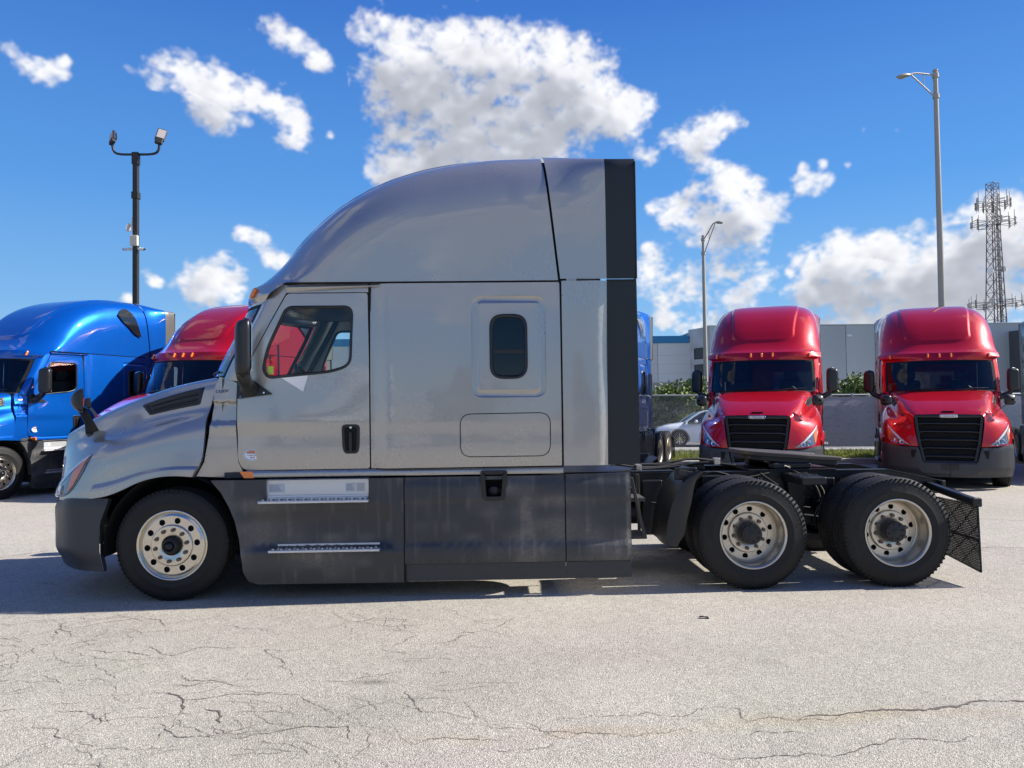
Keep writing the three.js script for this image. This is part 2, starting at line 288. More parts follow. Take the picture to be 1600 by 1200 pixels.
const M = {
  screen: phys(0.5, 0.57, 0.57, 0.0, 0, { transmission: 1, thickness: 0, ior: 1.5 }),
  greyEdge: std(0.15, 0.14, 0.13, 0.35, 0.3),
  lampInside: std(0.24, 0.25, 0.27, 0.2, 0.7),
  silver: paint(0.395, 0.384, 0.362, 0.62, 0.34),
  whitePaint: paint(0.7, 0.7, 0.68, 0, 0.4), red: paint(0.43, 0.003, 0.0105, 0.25, 0.4), blue: paint(0.0015, 0.09, 0.43, 0.4, 0.4), grey: paint(0.05, 0.055, 0.065, 0.4, 0.4),
  skirt: std(1, 1, 1, 0.5, 0, { map: skirtDirt, bumpMap: grimeBump, bumpScale: 0.0006, roughnessMap: grime }),
  bumper: std(0.032, 0.035, 0.04, 0.52, 0, { bumpMap: grimeBump, bumpScale: 0.0006, roughnessMap: grime }),
  trim: std(0.009, 0.01, 0.012, 0.42, 0, { roughnessMap: grime }), strip: std(0.007, 0.011, 0.013, 0.45), gap: std(0.004, 0.004, 0.004, 0.9),
  rubber: std(0.0105, 0.0105, 0.0112, 0.66, 0, { map: rubberDust, bumpMap: grimeBump, bumpScale: 0.0008 }), frame: std(0.007, 0.008, 0.01, 0.48, 0.1, { roughnessMap: grime }),
  dusty: std(0.05, 0.046, 0.042, 0.8), plate: std(0.07, 0.06, 0.05, 0.65, 0.4, { roughnessMap: grime }),
  alloy: std(0.62, 0.58, 0.51, 0.26, 1, { roughnessMap: grime }), dullAlloy: std(0.6, 0.55, 0.47, 0.42, 0.9, { roughnessMap: grime }), chrome: std(0.85, 0.85, 0.86, 0.06, 1),
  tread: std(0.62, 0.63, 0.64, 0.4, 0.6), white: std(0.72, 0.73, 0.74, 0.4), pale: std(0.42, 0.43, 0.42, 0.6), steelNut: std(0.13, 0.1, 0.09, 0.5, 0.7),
  hub: std(0.02, 0.021, 0.024, 0.45, 0.3), greenish: std(0.45, 0.55, 0.5, 0.7), yellow: std(0.55, 0.75, 0.01, 0.6),
  glass: phys(0.86, 0.92, 0.91, 0.0, 0, { transmission: 1, thickness: 0, ior: 1.5 }), tint: phys(0.1, 0.13, 0.15, 0.0, 0, { transmission: 1, thickness: 0, ior: 1.5 }),
  lens: phys(0.9, 0.92, 0.95, 0.02, 0, { transmission: 1, thickness: 0, ior: 1.5 }), amber: phys(0.85, 0.2, 0.02, 0.12, 0, { clearcoat: 1, clearcoatRoughness: 0.02 }), mirror: std(0.8, 0.82, 0.84, 0.01, 1),
  cloth: std(0.03, 0.03, 0.033, 0.9), dash: std(0.06, 0.058, 0.054, 0.8), liner: std(0.05, 0.052, 0.055, 0.9), curtain: std(0.14, 0.12, 0.1, 0.95),
};

// ------------------------------------------------------------------ a road tractor with a raised-roof sleeper: x runs from the front axle to the tail, z = +1.2 is the driver's side
const zDoor = (x, y) => 1.197 - 0.05 * Math.max(0, (1.0 - x) / 0.43) ** 2 - 0.045 * Math.max(0, (y - 2) / 0.86) ** 2 - 0.014 * Math.max(0, (1.36 - y) / 0.2) ** 2
  + 0.016 * (sstep(1.46, 1.6, y) * (1 - 0.7 * sstep(0.9, 1.75, x))) - 0.013 * sstep(1.6, 2.0, y) * (1 - sstep(1.2, 1.8, x)) - 0.006;
const zSleep = (x, y) => zDoor(x, y) + 0.046 * sstep(1.79, 1.97, x) + 0.0013 * Math.sin(x * 5.1 + 0.6) * Math.sin(y * 3.3 + 0.4) + 0.0005 * Math.sin(x * 11.7 + y * 4.1) + 0.0004 * Math.sin(y * 11.3 - x * 3);
const hoodNet = [
  [[-1.22, 1.525, 0], [-1.22, 1.522, 0.38], [-1.225, 1.5, 0.6], [-1.255, 1.36, 0.622], [-1.285, 1.22, 0.605], [-1.31, 1.07, 0.585], [-1.33, 0.95, 0.565], [-1.335, 0.875, 0.553]],
  [[-1.09, 1.61, 0], [-1.09, 1.605, 0.4], [-1.08, 1.575, 0.665], [-1.1, 1.43, 0.745], [-1.14, 1.28, 0.81], [-1.175, 1.11, 0.845], [-1.2, 0.98, 0.865], [-1.205, 0.885, 0.87]],
  [[-0.88, 1.715, 0], [-0.88, 1.71, 0.44], [-0.87, 1.66, 0.73], [-0.87, 1.47, 0.87], [-0.86, 1.385, 0.985], [-0.87, 1.245, 1.085], [-0.95, 1.02, 1.11], [-0.985, 0.915, 1.115]],
  [[-0.6, 1.83, 0], [-0.6, 1.822, 0.49], [-0.6, 1.76, 0.79], [-0.6, 1.53, 0.925], [-0.58, 1.445, 1.065], [-0.56, 1.315, 1.17], [-0.55, 1.08, 1.192], [-0.55, 0.925, 1.2]],
  [[-0.3, 1.925, 0], [-0.3, 1.917, 0.55], [-0.3, 1.86, 0.85], [-0.3, 1.605, 0.97], [-0.29, 1.515, 1.1], [-0.28, 1.395, 1.182], [-0.28, 1.2, 1.203], [-0.29, 1.085, 1.212]],
  [[0, 2.0, 0], [0, 1.993, 0.6], [0, 1.93, 0.905], [0, 1.68, 1.0], [0, 1.585, 1.115], [0, 1.46, 1.182], [0, 1.25, 1.204], [-0.03, 1.132, 1.212]],
  [[0.37, 2.055, 0], [0.37, 2.045, 0.66], [0.345, 1.985, 0.965], [0.295, 1.735, 1.05], [0.28, 1.62, 1.12], [0.285, 1.49, 1.172], [0.265, 1.27, 1.196], [0.19, 1.113, 1.2]],
];
const hoodHalf = softSurface(hoodNet);
const hoodAt = (s, v) => { const p = hoodHalf(s, Math.abs(v)); const q = clamp(Math.abs(v) / 0.3); p[1] -= 0.0; if (v < 0) p[2] = -p[2]; return p; };
function onHood(s, v, off) { // a point a little above the hood
  const e = 0.02, p = hoodAt(s, v), a = hoodAt(s + e, v), b = hoodAt(s - e, v), c = hoodAt(s, v + e), d = hoodAt(s, v - e);
  const n = V3(a[0] - b[0], a[1] - b[1], a[2] - b[2]).cross(V3(c[0] - d[0], c[1] - d[1], c[2] - d[2])).normalize();
  if (n.y * 0.6 + n.z < 0) n.negate();
  return [p[0] + n.x * off, p[1] + n.y * off, p[2] + n.z * off];
}
// roof: height over the length, shoulder shape across
const RH = 1.287;
const roofLine = curve([[0, 0], [0.045, 0.062], [0.1, 0.175], [0.175, 0.38], [0.26, 0.565], [0.345, 0.7], [0.435, 0.805], [0.54, 0.89], [0.645, 0.943], [0.76, 0.978], [0.85, 0.993], [1, 1]].map(([a, b]) => [a, b]));
const roofU = []; for (let i = 0; i <= 220; i++) { roofU.push(roofLine(i / 220 * 11)); }
function roofH(t) { for (let i = 1; i <= 220; i++) if (roofU[i][0] >= t) { const [a, b] = roofU[i - 1], [c, d] = roofU[i]; return lerp(b, d, clamp((t - a) / Math.max(1e-6, c - a))); } return 1; }
function dome(t, th) { // th 0 .. pi across
  const n = lerp(6, 5.2, sstep(0.03, 0.6, t)), c = Math.cos(th), s = Math.sin(th), hf = Math.pow(Math.max(0, s), 2 / n), H = roofH(t) * RH;
  const W = 1.196 - 0.02 * hf, zz = Math.sign(c) * Math.pow(Math.abs(c), 2 / n), z = W * zz;
  const xf = 0.5 + 0.53 * Math.pow(Math.abs(zz), 4), xb = 3.512 - 0.138 * (hf * roofH(t)) * sstep(0.6, 1, t);
  let y = 2.866 + H * hf; const x = lerp(xf, xb, t);
  const az = Math.abs(z);
  // raised panel on the forehead, soft recess on the flanks
  const half = 0.74 - 0.08 * (1 - sstep(0.12, 0.5, t)), u = Math.min((half - az) / 0.03, (t - 0.105 - 0.035 * (az / 0.66) ** 6) / 0.012);
  y += 0.026 * sstep(0, 1, u) * (1 - sstep(0.6, 0.95, t));
  const yy = (y - 2.866) / RH, inArc = Math.min((t - 0.3 - 0.34 * Math.max(0, yy - 0.1) ** 1.3) / 0.12, (0.92 - t) / 0.09, (0.84 - yy - 0.22 * Math.max(0, 0.6 - t) - 0.5 * Math.max(0, t - 0.8)) / 0.12);
  const dz = 0.004 * sstep(0, 1, inArc) * sstep(0.0, 0.35, yy);
  return [x, y, z - Math.sign(c) * dz * Math.min(1, az)];
}
const domeTheta = (t, h) => { const n = lerp(6, 5.2, sstep(0.03, 0.6, t)); return Math.asin(Math.pow(clamp(h), n / 2)); };
function ribbon(fnTop, fnBottom, nu, nv, flip) { return sheet((u, v) => { const a = fnTop(u), b = fnBottom(u); return [lerp(a[0], b[0], v), lerp(a[1], b[1], v), lerp(a[2], b[2], v)]; }, nu, nv, 0, 1, 0, 1, flip); }
function patchOn(at, top, bottom, off, nu = 16, nv = 8) { // a lens-shaped piece lying on a surface, between two curves in its parameters
  const T = curve(top), B = curve(bottom), n = top.length - 1, m = bottom.length - 1;
  return sheet((u, v) => { const a = T(u * n), b = B(u * m); return at(lerp(a[0], b[0], v), lerp(a[1], b[1], v), off(u, v)); }, nu, nv);
}
const tyreProfile = (R, w) => { const h = w / 2, list = [[R * 0.565, -h * 0.72], [R * 0.6, -h * 0.9], [R * 0.612, -h * 0.95], [R * 0.622, -h * 0.93], [R * 0.66, -h * 0.965], [R * 0.72, -h * 1.0], [R * 0.74, -h * 1.022], [R * 0.755, -h * 1.0], [R * 0.84, -h * 0.99], [R * 0.9, -h * 0.94], [R * 0.905, -h * 0.955], [R * 0.955, -h * 0.88], [R * 0.985, -h * 0.8]];
  const out = [...list]; const ribs = [-0.52, -0.18, 0.18, 0.52];
  for (const c of ribs) { const z = c * h, g = 0.006; out.push([R * 0.998, z - g - 0.002], [R - 0.014, z - g + 0.002], [R - 0.014, z + g - 0.002], [R * 0.998, z + g + 0.002]); }
  return [...out, ...list.slice().reverse().map(([r, z]) => [r, -z])]; };
const tyreGeo = creased(lathe(tyreProfile(0.509, 0.285), 72), 0.5);
const tyreBlocks = (() => { // the small sipes at both shoulders of the tread
  const g = []; for (let i = 0; i < 72; i++) for (const s of [-1, 1]) { const b = new THREE.BoxGeometry(0.016, 0.012, 0.034); b.translate(0, 0.492, s * 0.119); b.rotateZ(i / 72 * Math.PI * 2); g.push(b); } return join(g); })();
function holedDisc(r0, r1, z0, z1, n, rc, rh, phase = 0) {
  const s = new THREE.Shape(); s.absarc(0, 0, r1, 0, Math.PI * 2); const c = new THREE.Path(); c.absarc(0, 0, r0, 0, Math.PI * 2, true); s.holes.push(c);
  for (let i = 0; i < n; i++) { const a = phase + i / n * Math.PI * 2, h = new THREE.Path(); h.absarc(rc * Math.cos(a), rc * Math.sin(a), rh, 0, Math.PI * 2, true); s.holes.push(h); }
  const g = new THREE.ExtrudeGeometry(s, { depth: z1 - z0 - 0.004, bevelEnabled: true, bevelThickness: 0.002, bevelSize: 0.002, bevelOffset: -0.002, bevelSegments: 1, curveSegments: 20 }); return moved(g, 0, 0, z0 + 0.002);
}
const nuts = (n, rc, z0, z1, r) => { const g = []; for (let i = 0; i < n; i++) { const a = (i + 0.3) / n * Math.PI * 2; g.push(moved(new THREE.CylinderGeometry(r * 0.86, r, z1 - z0, 8).rotateX(Math.PI / 2), rc * Math.cos(a), rc * Math.sin(a), (z0 + z1) / 2)); } return join(g); };
function wheelSet(kind) { // geometries of one wheel centred on its axle, outer face towards +z at 0
  const rimLip = [[0.281, -0.27], [0.283, -0.05], [0.29, -0.018], [0.305, -0.004], [0.316, -0.006], [0.318, -0.016], [0.306, -0.02], [0.298, -0.035]];
  if (kind === 'steer') return {
    tyre: join(moved(tyreGeo.clone(), 0, 0, -0.145), moved(tyreBlocks.clone(), 0, 0, -0.145)),
    rim: join(lathe(rimLip, 64), lathe([[0.29, -0.03], [0.272, -0.02], [0.262, -0.016]], 64), holedDisc(0.1, 0.264, -0.03, -0.014, 10, 0.222, 0.026, 0.1), lathe([[0.188, -0.016], [0.184, 0.0], [0.174, 0.006], [0.09, 0.006], [0.088, -0.02]], 64)),
    backing: lathe([[0, -0.05], [0.272, -0.05]], 32), nuts: nuts(10, 0.14, 0.004, 0.03, 0.019),
    hub: join(lathe([[0.088, -0.02], [0.085, 0.0], [0.07, 0.006], [0.066, 0.045], [0.058, 0.055], [0.045, 0.058], [0.042, 0.035], [0.034, 0.032], [0.032, 0.07], [0, 0.072]], 40)),
  };
  return {
    tyre: join(moved(tyreGeo.clone(), 0, 0, -0.145), moved(tyreBlocks.clone(), 0, 0, -0.145)),
    rim: join(lathe([[0.24, -0.19], [0.272, -0.185], [0.285, -0.15], [0.283, -0.05], [0.29, -0.018], [0.303, -0.004], [0.313, -0.006], [0.316, -0.018], [0.304, -0.022]], 64), lathe([[0.145, -0.135], [0.2, -0.15], [0.245, -0.19]].slice(0, 0).concat([[0.262, -0.188], [0.255, -0.18]]), 64), holedDisc(0.09, 0.262, -0.2, -0.182, 10, 0.222, 0.025, 0.2), lathe([[0.19, -0.184], [0.184, -0.158], [0.176, -0.15], [0.098, -0.15], [0.096, -0.18]], 64)),
    backing: lathe([[0, -0.225], [0.275, -0.225]], 32), nuts: nuts(10, 0.143, -0.152, -0.126, 0.019),
    hub: join(lathe([[0.1, -0.18], [0.1, -0.1], [0.094, -0.05], [0.088, -0.044], [0.03, -0.044], [0.028, -0.036], [0, -0.036]], 40), moved(nuts(8, 0.07, -0.046, -0.034, 0.01), 0, 0, 0)),
  };
}
const steerWheel = wheelSet('steer'), driveWheel = wheelSet('drive');
const squash = (g) => { const p = g.attributes.position; for (let i = 0; i < p.count; i++) { const y = p.getY(i); if (y < -0.44) { const k = sstep(-0.44, -0.509, y), zc = ((((-p.getZ(i)) % 0.335) + 0.335) % 0.335) - 0.145; p.setZ(i, p.getZ(i) - Math.sign(zc) * 0.008 * k * Math.min(1, Math.abs(zc) / 0.14)); if (y < -0.5) p.setY(i, -0.5 - (y < -0.497 ? 0 : 0)); } } return g; };
for (const w of [steerWheel, driveWheel]) w.tyre = squash(plain(w.tyre));
function addWheel(parent, kind, x, side) {
  const w = group('wheel', parent), W = kind === 'steer' ? steerWheel : driveWheel, R = 0.5;
  w.position.set(x, R, side * 1.2); if (side < 0) w.rotation.y = Math.PI;
  part('tyre', kind === 'drive' ? (addWheel.dual ??= join(W.tyre, moved(W.tyre.clone(), 0, 0, -0.335))) : W.tyre, M.rubber, w);
  part('rim', W.rim, kind === 'drive' ? M.dullAlloy : M.alloy, w); part('wheel_backing', W.backing, M.gap, w);
  part('lug_nuts', W.nuts, M.steelNut, w).userData.kind = 'stuff'; part('hub', W.hub, M.hub, w);
}
const badgeTex = canvasTexture(512, 96, (c, w, h) => { c.fillStyle = '#c9cdd2'; c.fillRect(0, 0, w, h); c.fillStyle = '#14161a'; c.font = 'italic bold 50px sans-serif'; c.textAlign = 'center'; c.textBaseline = 'middle'; c.fillText('FREIGHTLINER', w / 2, h / 2 + 2, w * 0.84); });
const stickerTex = canvasTexture(256, 170, (c, w, h) => { c.fillStyle = '#e9ecef'; c.fillRect(0, 0, w, h); c.fillStyle = '#d9865a'; c.beginPath(); c.ellipse(w / 2, h * 0.36, w * 0.36, h * 0.26, 0, Math.PI, 0); c.fill(); c.strokeStyle = '#7fa6cf'; c.lineWidth = 12; c.beginPath(); c.ellipse(w / 2, h / 2, w * 0.45, h * 0.43, 0, 0, 7); c.stroke(); c.fillStyle = '#26364f'; c.textAlign = 'center'; c.font = 'bold 30px sans-serif'; c.fillText('CERTIFIED', w / 2, 72); c.fillText('CLEAN IDLE', w / 2, 104); c.fillStyle = '#3c5f8f'; c.fillRect(92, 118, 30, 16); c.fillStyle = '#cf6b45'; c.fillRect(130, 118, 36, 16); });
const warnTex = canvasTexture(192, 96, (c, w, h) => { c.fillStyle = '#d8d6d0'; c.fillRect(0, 0, w, h); c.fillStyle = '#d8692c'; c.fillRect(0, 0, w, 26); c.fillStyle = '#1c1c1c'; c.fillRect(10, 6, 14, 14); c.fillStyle = '#8c8c8a'; for (let i = 0; i < 5; i++) c.fillRect(12, 36 + i * 11, 168 - (i % 2) * 30, 4); });
const labelTex = canvasTexture(256, 128, (c, w, h) => { c.fillStyle = '#b9c0c8'; c.fillRect(0, 0, w, h); c.fillStyle = '#6d747c'; for (let i = 0; i < 9; i++) c.fillRect(14, 14 + i * 12, 200 - ((i * 53) % 60), 4); });
const flat = (tex, rough = 0.5) => new THREE.MeshStandardMaterial({ map: tex, roughness: rough, side: THREE.DoubleSide });
const letters = (text, size, depth) => { const g = new TextGeometry(text, { font, size, depth, curveSegments: 3, bevelEnabled: false }); g.computeBoundingBox(); const b = g.boundingBox; return moved(g, -(b.min.x + b.max.x) / 2, -(b.min.y + b.max.y) / 2, 0); };

function flapNet() { // perforated sheet: crossing strips clipped to the flap's outline in (z, y)
  const out = [], poly = [[0.6, 0.75], [1.212, 0.75], [1.235, 0.135], [0.6, 0.21]];
  for (const s of [1, -1]) for (let k = -1.2; k < 2.4; k += 0.019) {
    const dx = 0.5, dy = s * 0.866, hits = [];
    for (let i = 0; i < 4; i++) { const [x0, y0] = poly[i], [x1, y1] = poly[(i + 1) % 4], ex = x1 - x0, ey = y1 - y0, den = dx * ey - dy * ex; if (Math.abs(den) < 1e-9) continue; const px = k, py = s > 0 ? 0 : 0.9, t = ((x0 - px) * ey - (y0 - py) * ex) / den, u = ((x0 - px) * dy - (y0 - py) * dx) / den; if (u >= 0 && u <= 1) hits.push(t); }
    if (hits.length < 2) continue; const t0 = Math.min(...hits), t1 = Math.max(...hits); if (t1 - t0 < 0.02) continue;
    const y = s > 0 ? 0 : 0.9; out.push(beam([7.36 + s * 0.001, y + dy * t0, k + dx * t0], [7.36 + s * 0.001, y + dy * t1, k + dx * t1], 0.0035, 0.0082, 0.0));
  }
  return out;
}
function makeTractor(root, paintM, o = {}) {
  const P = (name, g, m, parent = root, label) => part(name, g, m, parent, label);
  const pair = (name, g, m, parent) => { P(name, g, m, parent); P(name, mirrored(g), m, parent); };
  const each = (name, list, m, parent) => list.flat().forEach((g) => P(name, g, m, parent));
  // ---- hood with fenders, front face, grille
  const hood = P('hood', join(
    sheet((s, v) => hoodAt(s, v), 72, 150, 0, 6, -7, 7, true),
    both(sheet((s, k) => { const p = hoodAt(s, 7); return [p[0], p[1] + 0.012 * k, p[2] - 0.05 * k]; }, 60, 1, 0, 6, 0, 1, true)),
    both(sheet((v, k) => { const p = hoodAt(6, v); return [p[0] - 0.004, p[1] - 0.012 * k, p[2] - 0.045 * k]; }, 60, 1, 0, 7, 0, 1, false))), paintM);
  const lipS = (s) => hoodAt(s, 7);
  pair('fender_flare', sheet((u, k) => { const s = lerp(2.6, 5.99, u), a = onHood(s, lerp(6.35 - 0.35 * (1 - u), 7, k), -0.002 + 0.03 * sstep(0, 0.35, k)); return a; }, 40, 8, 0, 1, 0, 1, true), paintM, hood);
  for (const side of [1, -1]) {
    const fl = (g) => side > 0 ? g : mirrored(g);
    const vent = group('hood_vent', hood);
    const top = [[3.62, 2.27], [4.7, 2.22], [5.66, 2.18]], bot = [[3.98, 2.73], [4.8, 2.76], [5.64, 2.8]];
    P('vent_frame', fl(patchOn(onHood, top, bot, (u, v) => 0.009 * sstep(0, 0.06, Math.min(u, 1 - u)) * sstep(0, 0.12, Math.min(v, 1 - v)) - 0.001 + (Math.min(u * 6, (1 - u) * 6, v * 2.2, (1 - v) * 2.2) > 0.42 ? -0.007 : 0), 40, 20)), M.trim, vent);
    const q = (u, v) => { const T = curve(top), B = curve(bot), a = T(u * 2), b = B(u * 2); return onHood(lerp(a[0], b[0], v), lerp(a[1], b[1], v), 0.008); };
    for (const v of [0.36, 0.64]) P('vent_louvre', fl(pipe([0.12, 0.35, 0.6, 0.9].map((u) => q(u, v)), 0.006, 16, 5)), M.trim, vent);
    const hl = group('headlight', hood);
    const tp = [[0.46, 6.62], [0.9, 5.8], [1.38, 5.2], [2.33, 4.68]], bt = [[0.42, 6.75], [1.1, 6.72], [1.72, 6.55], [2.12, 5.6], [2.35, 4.62]];
    P('lamp_housing', fl(patchOn(onHood, tp, bt, () => 0.006, 24, 12)), M.lampInside, hl);
    P('running_light', fl(patchOn(onHood, tp, [[0.46, 6.64], [0.96, 5.98], [1.44, 5.42], [2.3, 4.76]], () => 0.011, 24, 4)), M.white, hl);
    P('amber_reflector', fl(patchOn(onHood, [[1.74, 5.3], [1.95, 5.05], [2.25, 4.8]], [[1.8, 6.3], [1.98, 5.85], [2.2, 4.95]], () => 0.011, 10, 6)), M.amber, hl);
    for (const [s, v] of [[0.92, 6.2], [1.3, 6.05]]) { const c = onHood(s, v, 0.006), d = onHood(s, v, 0.026), g = lathe([[0.0, -0.012], [0.035, -0.006], [0.048, 0.012], [0.052, 0.012]], 24); g.applyQuaternion(new THREE.Quaternion().setFromUnitVectors(V3(0, 0, 1), V3(d[0] - c[0], d[1] - c[1], d[2] - c[2]).normalize())); P('lamp_reflector', fl(moved(g, c[0], c[1], c[2])), M.chrome, hl); }
    P('lamp_lens', fl(patchOn(onHood, tp, bt, (u, v) => 0.012 + 0.022 * Math.sin(Math.min(1, u) * Math.PI) ** 0.5 * Math.sin(v * Math.PI) ** 0.4, 24, 10)), M.lens, hl);
    // small mirror on the hood
    const hm = group('hood_mirror', root);
    const X = side > 0 ? (g) => g : mirrored;
    P('mirror_arm', X(join(sheet((u, a) => { const c = curve([[-0.9, 1.49, 0.8], [-0.88, 1.57, 0.88], [-0.87, 1.66, 0.98], [-0.87, 1.735, 1.07]])(u * 3), w = lerp(0.068, 0.045, sstep(0, 0.6, u)), h = lerp(0.045, 0.034, u), t = a * Math.PI * 2; return [c[0] + Math.cos(t) * w, c[1] + Math.sin(t) * h * 0.7, c[2] + Math.sin(t) * h * 0.6]; }, 16, 16), moved(new THREE.SphereGeometry(0.058, 16, 8).scale(1.15, 0.6, 0.8), -0.9, 1.49, 0.79))), M.trim, hm);
    const toDriver = (g) => moved(moved(g, 0.85, 0, -1.12).rotateY(0.5), -0.85, 0, 1.12);
    const head = (u, a, k = 1) => { const t = a * Math.PI * 2, w = 0.098 * Math.pow(Math.sin(Math.PI * (0.5 + 0.5 * u)), 0.25); return [t, w]; };
    P('mirror_housing', X(toDriver(sheet((u, a) => { const t = a * Math.PI * 2, e = 0.55, f = Math.pow(Math.cos(u * Math.PI / 2), 0.5), cx = Math.sign(Math.cos(t)) * Math.abs(Math.cos(t)) ** e, sx = Math.sign(Math.sin(t)) * Math.abs(Math.sin(t)) ** e; return [-0.83 - 0.1 * u, 1.815 + 0.11 * f * sx, 1.12 + 0.115 * f * cx]; }, 10, 28, 0, 0.98))), M.trim, hm);
    P('mirror_glass', X(toDriver(sheet((r, a) => { const t = a * Math.PI * 2, e = 0.55, cx = Math.sign(Math.cos(t)) * Math.abs(Math.cos(t)) ** e, sx = Math.sign(Math.sin(t)) * Math.abs(Math.sin(t)) ** e; return [-0.842 + 0.02 * (1 - r * r), 1.815 + 0.098 * r * sx, 1.12 + 0.102 * r * cx]; }, 6, 28))), M.mirror, hm);
  }
  const gx = (y, z) => -1.245 - 0.11 * (1.49 - y) + 0.05 * (z / 0.6) ** 2;
  const grille = P('grille', ribbon((u) => { const z = lerp(-0.56, 0.56, u); return [gx(1.47, z) + 0.05, 1.47, z]; }, (u) => { const z = lerp(-0.46, 0.46, u); return [gx(0.6, z) + 0.05, 0.6, z]; }, 16, 10), M.gap);
  const gEdge = (y) => lerp(0.455, 0.6, Math.pow(clamp((y - 0.57) / 0.92), 0.75));
  P('grille_surround', join([-1, 1].map((s) => beam([gx(1.49, 0.59) - 0.005, 1.485, s * 0.59], [gx(0.9, 0.55) - 0.005, 0.9, s * gEdge(0.9)], 0.06, 0.05, 0.012)), [-1, 1].map((s) => beam([gx(0.9, 0.55) - 0.005, 0.91, s * gEdge(0.9)], [gx(0.58, 0.45) - 0.005, 0.58, s * 0.45], 0.06, 0.05, 0.012)),
    sheet((u, a) => { const z = lerp(-0.6, 0.6, u), t = a * Math.PI * 2; return [gx(1.485, z) - 0.004 + 0.026 * Math.cos(t), 1.482 + 0.034 * Math.sin(t), z]; }, 20, 10), sheet((u, a) => { const z = lerp(-0.47, 0.47, u), t = a * Math.PI * 2; return [gx(0.575, z) + 0.03 * Math.cos(t), 0.575 + 0.03 * Math.sin(t), z]; }, 20, 10)), M.trim, grille);
  for (let k = 0; k < 5; k++) { const y = 1.34 - k * 0.165; P('grille_bar', sheet((u, a) => { const w = gEdge(y) - 0.02, z = lerp(-w, w, u), t = a * Math.PI * 2, e = Math.abs(u - 0.5) * 2; return [gx(y, z) + 0.012 + 0.03 * Math.cos(t), y + 0.022 * Math.sin(t) - 0.02 * sstep(0.8, 1, e), z]; }, 24, 10), M.trim, grille); }
  P('grille_slats', join([...Array(17)].map((_, k) => { const y = 1.42 - k * 0.048, w = gEdge(y) - 0.05; return sheet((u, a) => [gx(y, lerp(-w, w, u)) + 0.035 + 0.012 * Math.cos(a * 6.283), y + 0.006 * Math.sin(a * 6.283), lerp(-w, w, u)], 8, 5); })), M.trim, grille).userData.kind = 'stuff';
  const em = [[-0.165, 0], [-0.15, 0.033], [0.15, 0.033], [0.165, 0], [0.15, -0.033], [-0.15, -0.033]].map(([a, b]) => [a, b, 0.02]);
  const emblem = P('emblem', moved(solid(rounded(em, 4), -0.008, 0.008, 0.003).rotateY(-Math.PI / 2), gx(1.49, 0) - 0.034, 1.487, 0), M.chrome, grille);
  const bg = new THREE.PlaneGeometry(0.27, 0.044); bg.rotateY(-Math.PI / 2); P('emblem_plate', moved(bg, gx(1.49, 0) - 0.0432, 1.487, 0), flat(badgeTex, 0.3), emblem);
  P('hood_scoop', box(-1.165, -1.13, 1.572, 1.592, -0.11, 0.11, 0.006), M.gap, hood);
  // ---- bumper
  const plan = curve([[-1.425, 0], [-1.41, 0.32], [-1.37, 0.56], [-1.25, 0.79], [-1.12, 0.965], [-0.93, 1.13], [-0.635, 1.205]]), planLow = curve([[-1.4, 0], [-1.38, 0.32], [-1.31, 0.56], [-1.185, 0.76], [-1.04, 0.935], [-0.86, 1.09], [-0.615, 1.18]]);
  const bTop = (z, u) => lerp(0.565, 0.862, sstep(0.47, 0.57, z)) + 0.066 * sstep(0.8, 1.15, z);
  const bumperAt = (u, v) => { const a = Math.abs(u), p = plan(a * 6), q = planLow(a * 6), k = sstep(0.7, 1, v), t = bTop(p[1]), y = lerp(t, 0.272, v), inn = 0.018 * (1 - sstep(0, 0.1, v)); return [lerp(p[0], q[0], k) + inn * (1 - a) + (a > 0.999 ? 0.07 * (1 - sstep(0, 0.4, v)) : 0), y, Math.sign(u) * (lerp(p[1], q[1], k) - inn * a)]; };
  const bumper = P('bumper', join(sheet(bumperAt, 120, 22, -1, 1, 0, 1, false), both(sheet((v, k) => { const p = bumperAt(1, v); return [p[0] + 0.005, p[1], p[2] - 0.06 * k]; }, 20, 1))), M.bumper);
  P('bumper_seam', box(-1.432, -1.42, 0.27, 0.56, -0.003, 0.003, 0), M.gap, bumper);
  for (const s of [-1, 1]) P('tow_slot', sheet((u, v) => { const q = bumperAt(s * lerp(0.35 + 0.035 * v, 0.425 - 0.01 * v, 1 - u), lerp(0.1, 0.36, v)); return [q[0] - 0.004, q[1], q[2]]; }, 4, 6), M.gap, bumper);
  P('plate_holder', box(-1.43, -1.4, 0.42, 0.53, -0.16, 0.16, 0.006), M.trim, bumper);
  // ---- cowl, pillars, windshield
  const gapX = (y) => y > 1.73 ? lerp(0.31, 0.385, sstep(1.9, 2.03, y)) : lerp(0.2, 0.31, sstep(1.11, 1.55, y));
  const zCowl = (x, y) => lerp(1.16, zDoor(0.57, y), clamp((x - 0.2) / 0.36)) - 0.11 * sstep(1.6, 2.0, y) * (1 - clamp((x - 0.3) / 0.3)) - 0.05 * sstep(1.56, 1.62, y) * (1 - sstep(1.76, 1.8, y)) ;
  const cow = skin([[0.205, 1.112], [0.64, 1.085], [0.575, 1.235], [0.56, 1.5], [0.56, 1.79], [0.563, 1.955], [0.5, 1.985], [0.385, 2.015], [0.345, 1.94], [0.338, 1.76], [0.32, 1.5], [0.275, 1.24]].map((p) => p), [], zCowl, 0.05, 0.04);
  pair('cowl', cow, paintM);
  for (const s of [1, -1]) { const t = letters('CASCADIA', 0.026, 0.004); if (s < 0) t.rotateY(Math.PI); t.rotateZ(s * 0.06); P('model_lettering', moved(t, 0.452, 1.885, s * (zCowl(0.45, 1.885) + 0.004)), M.chrome); }
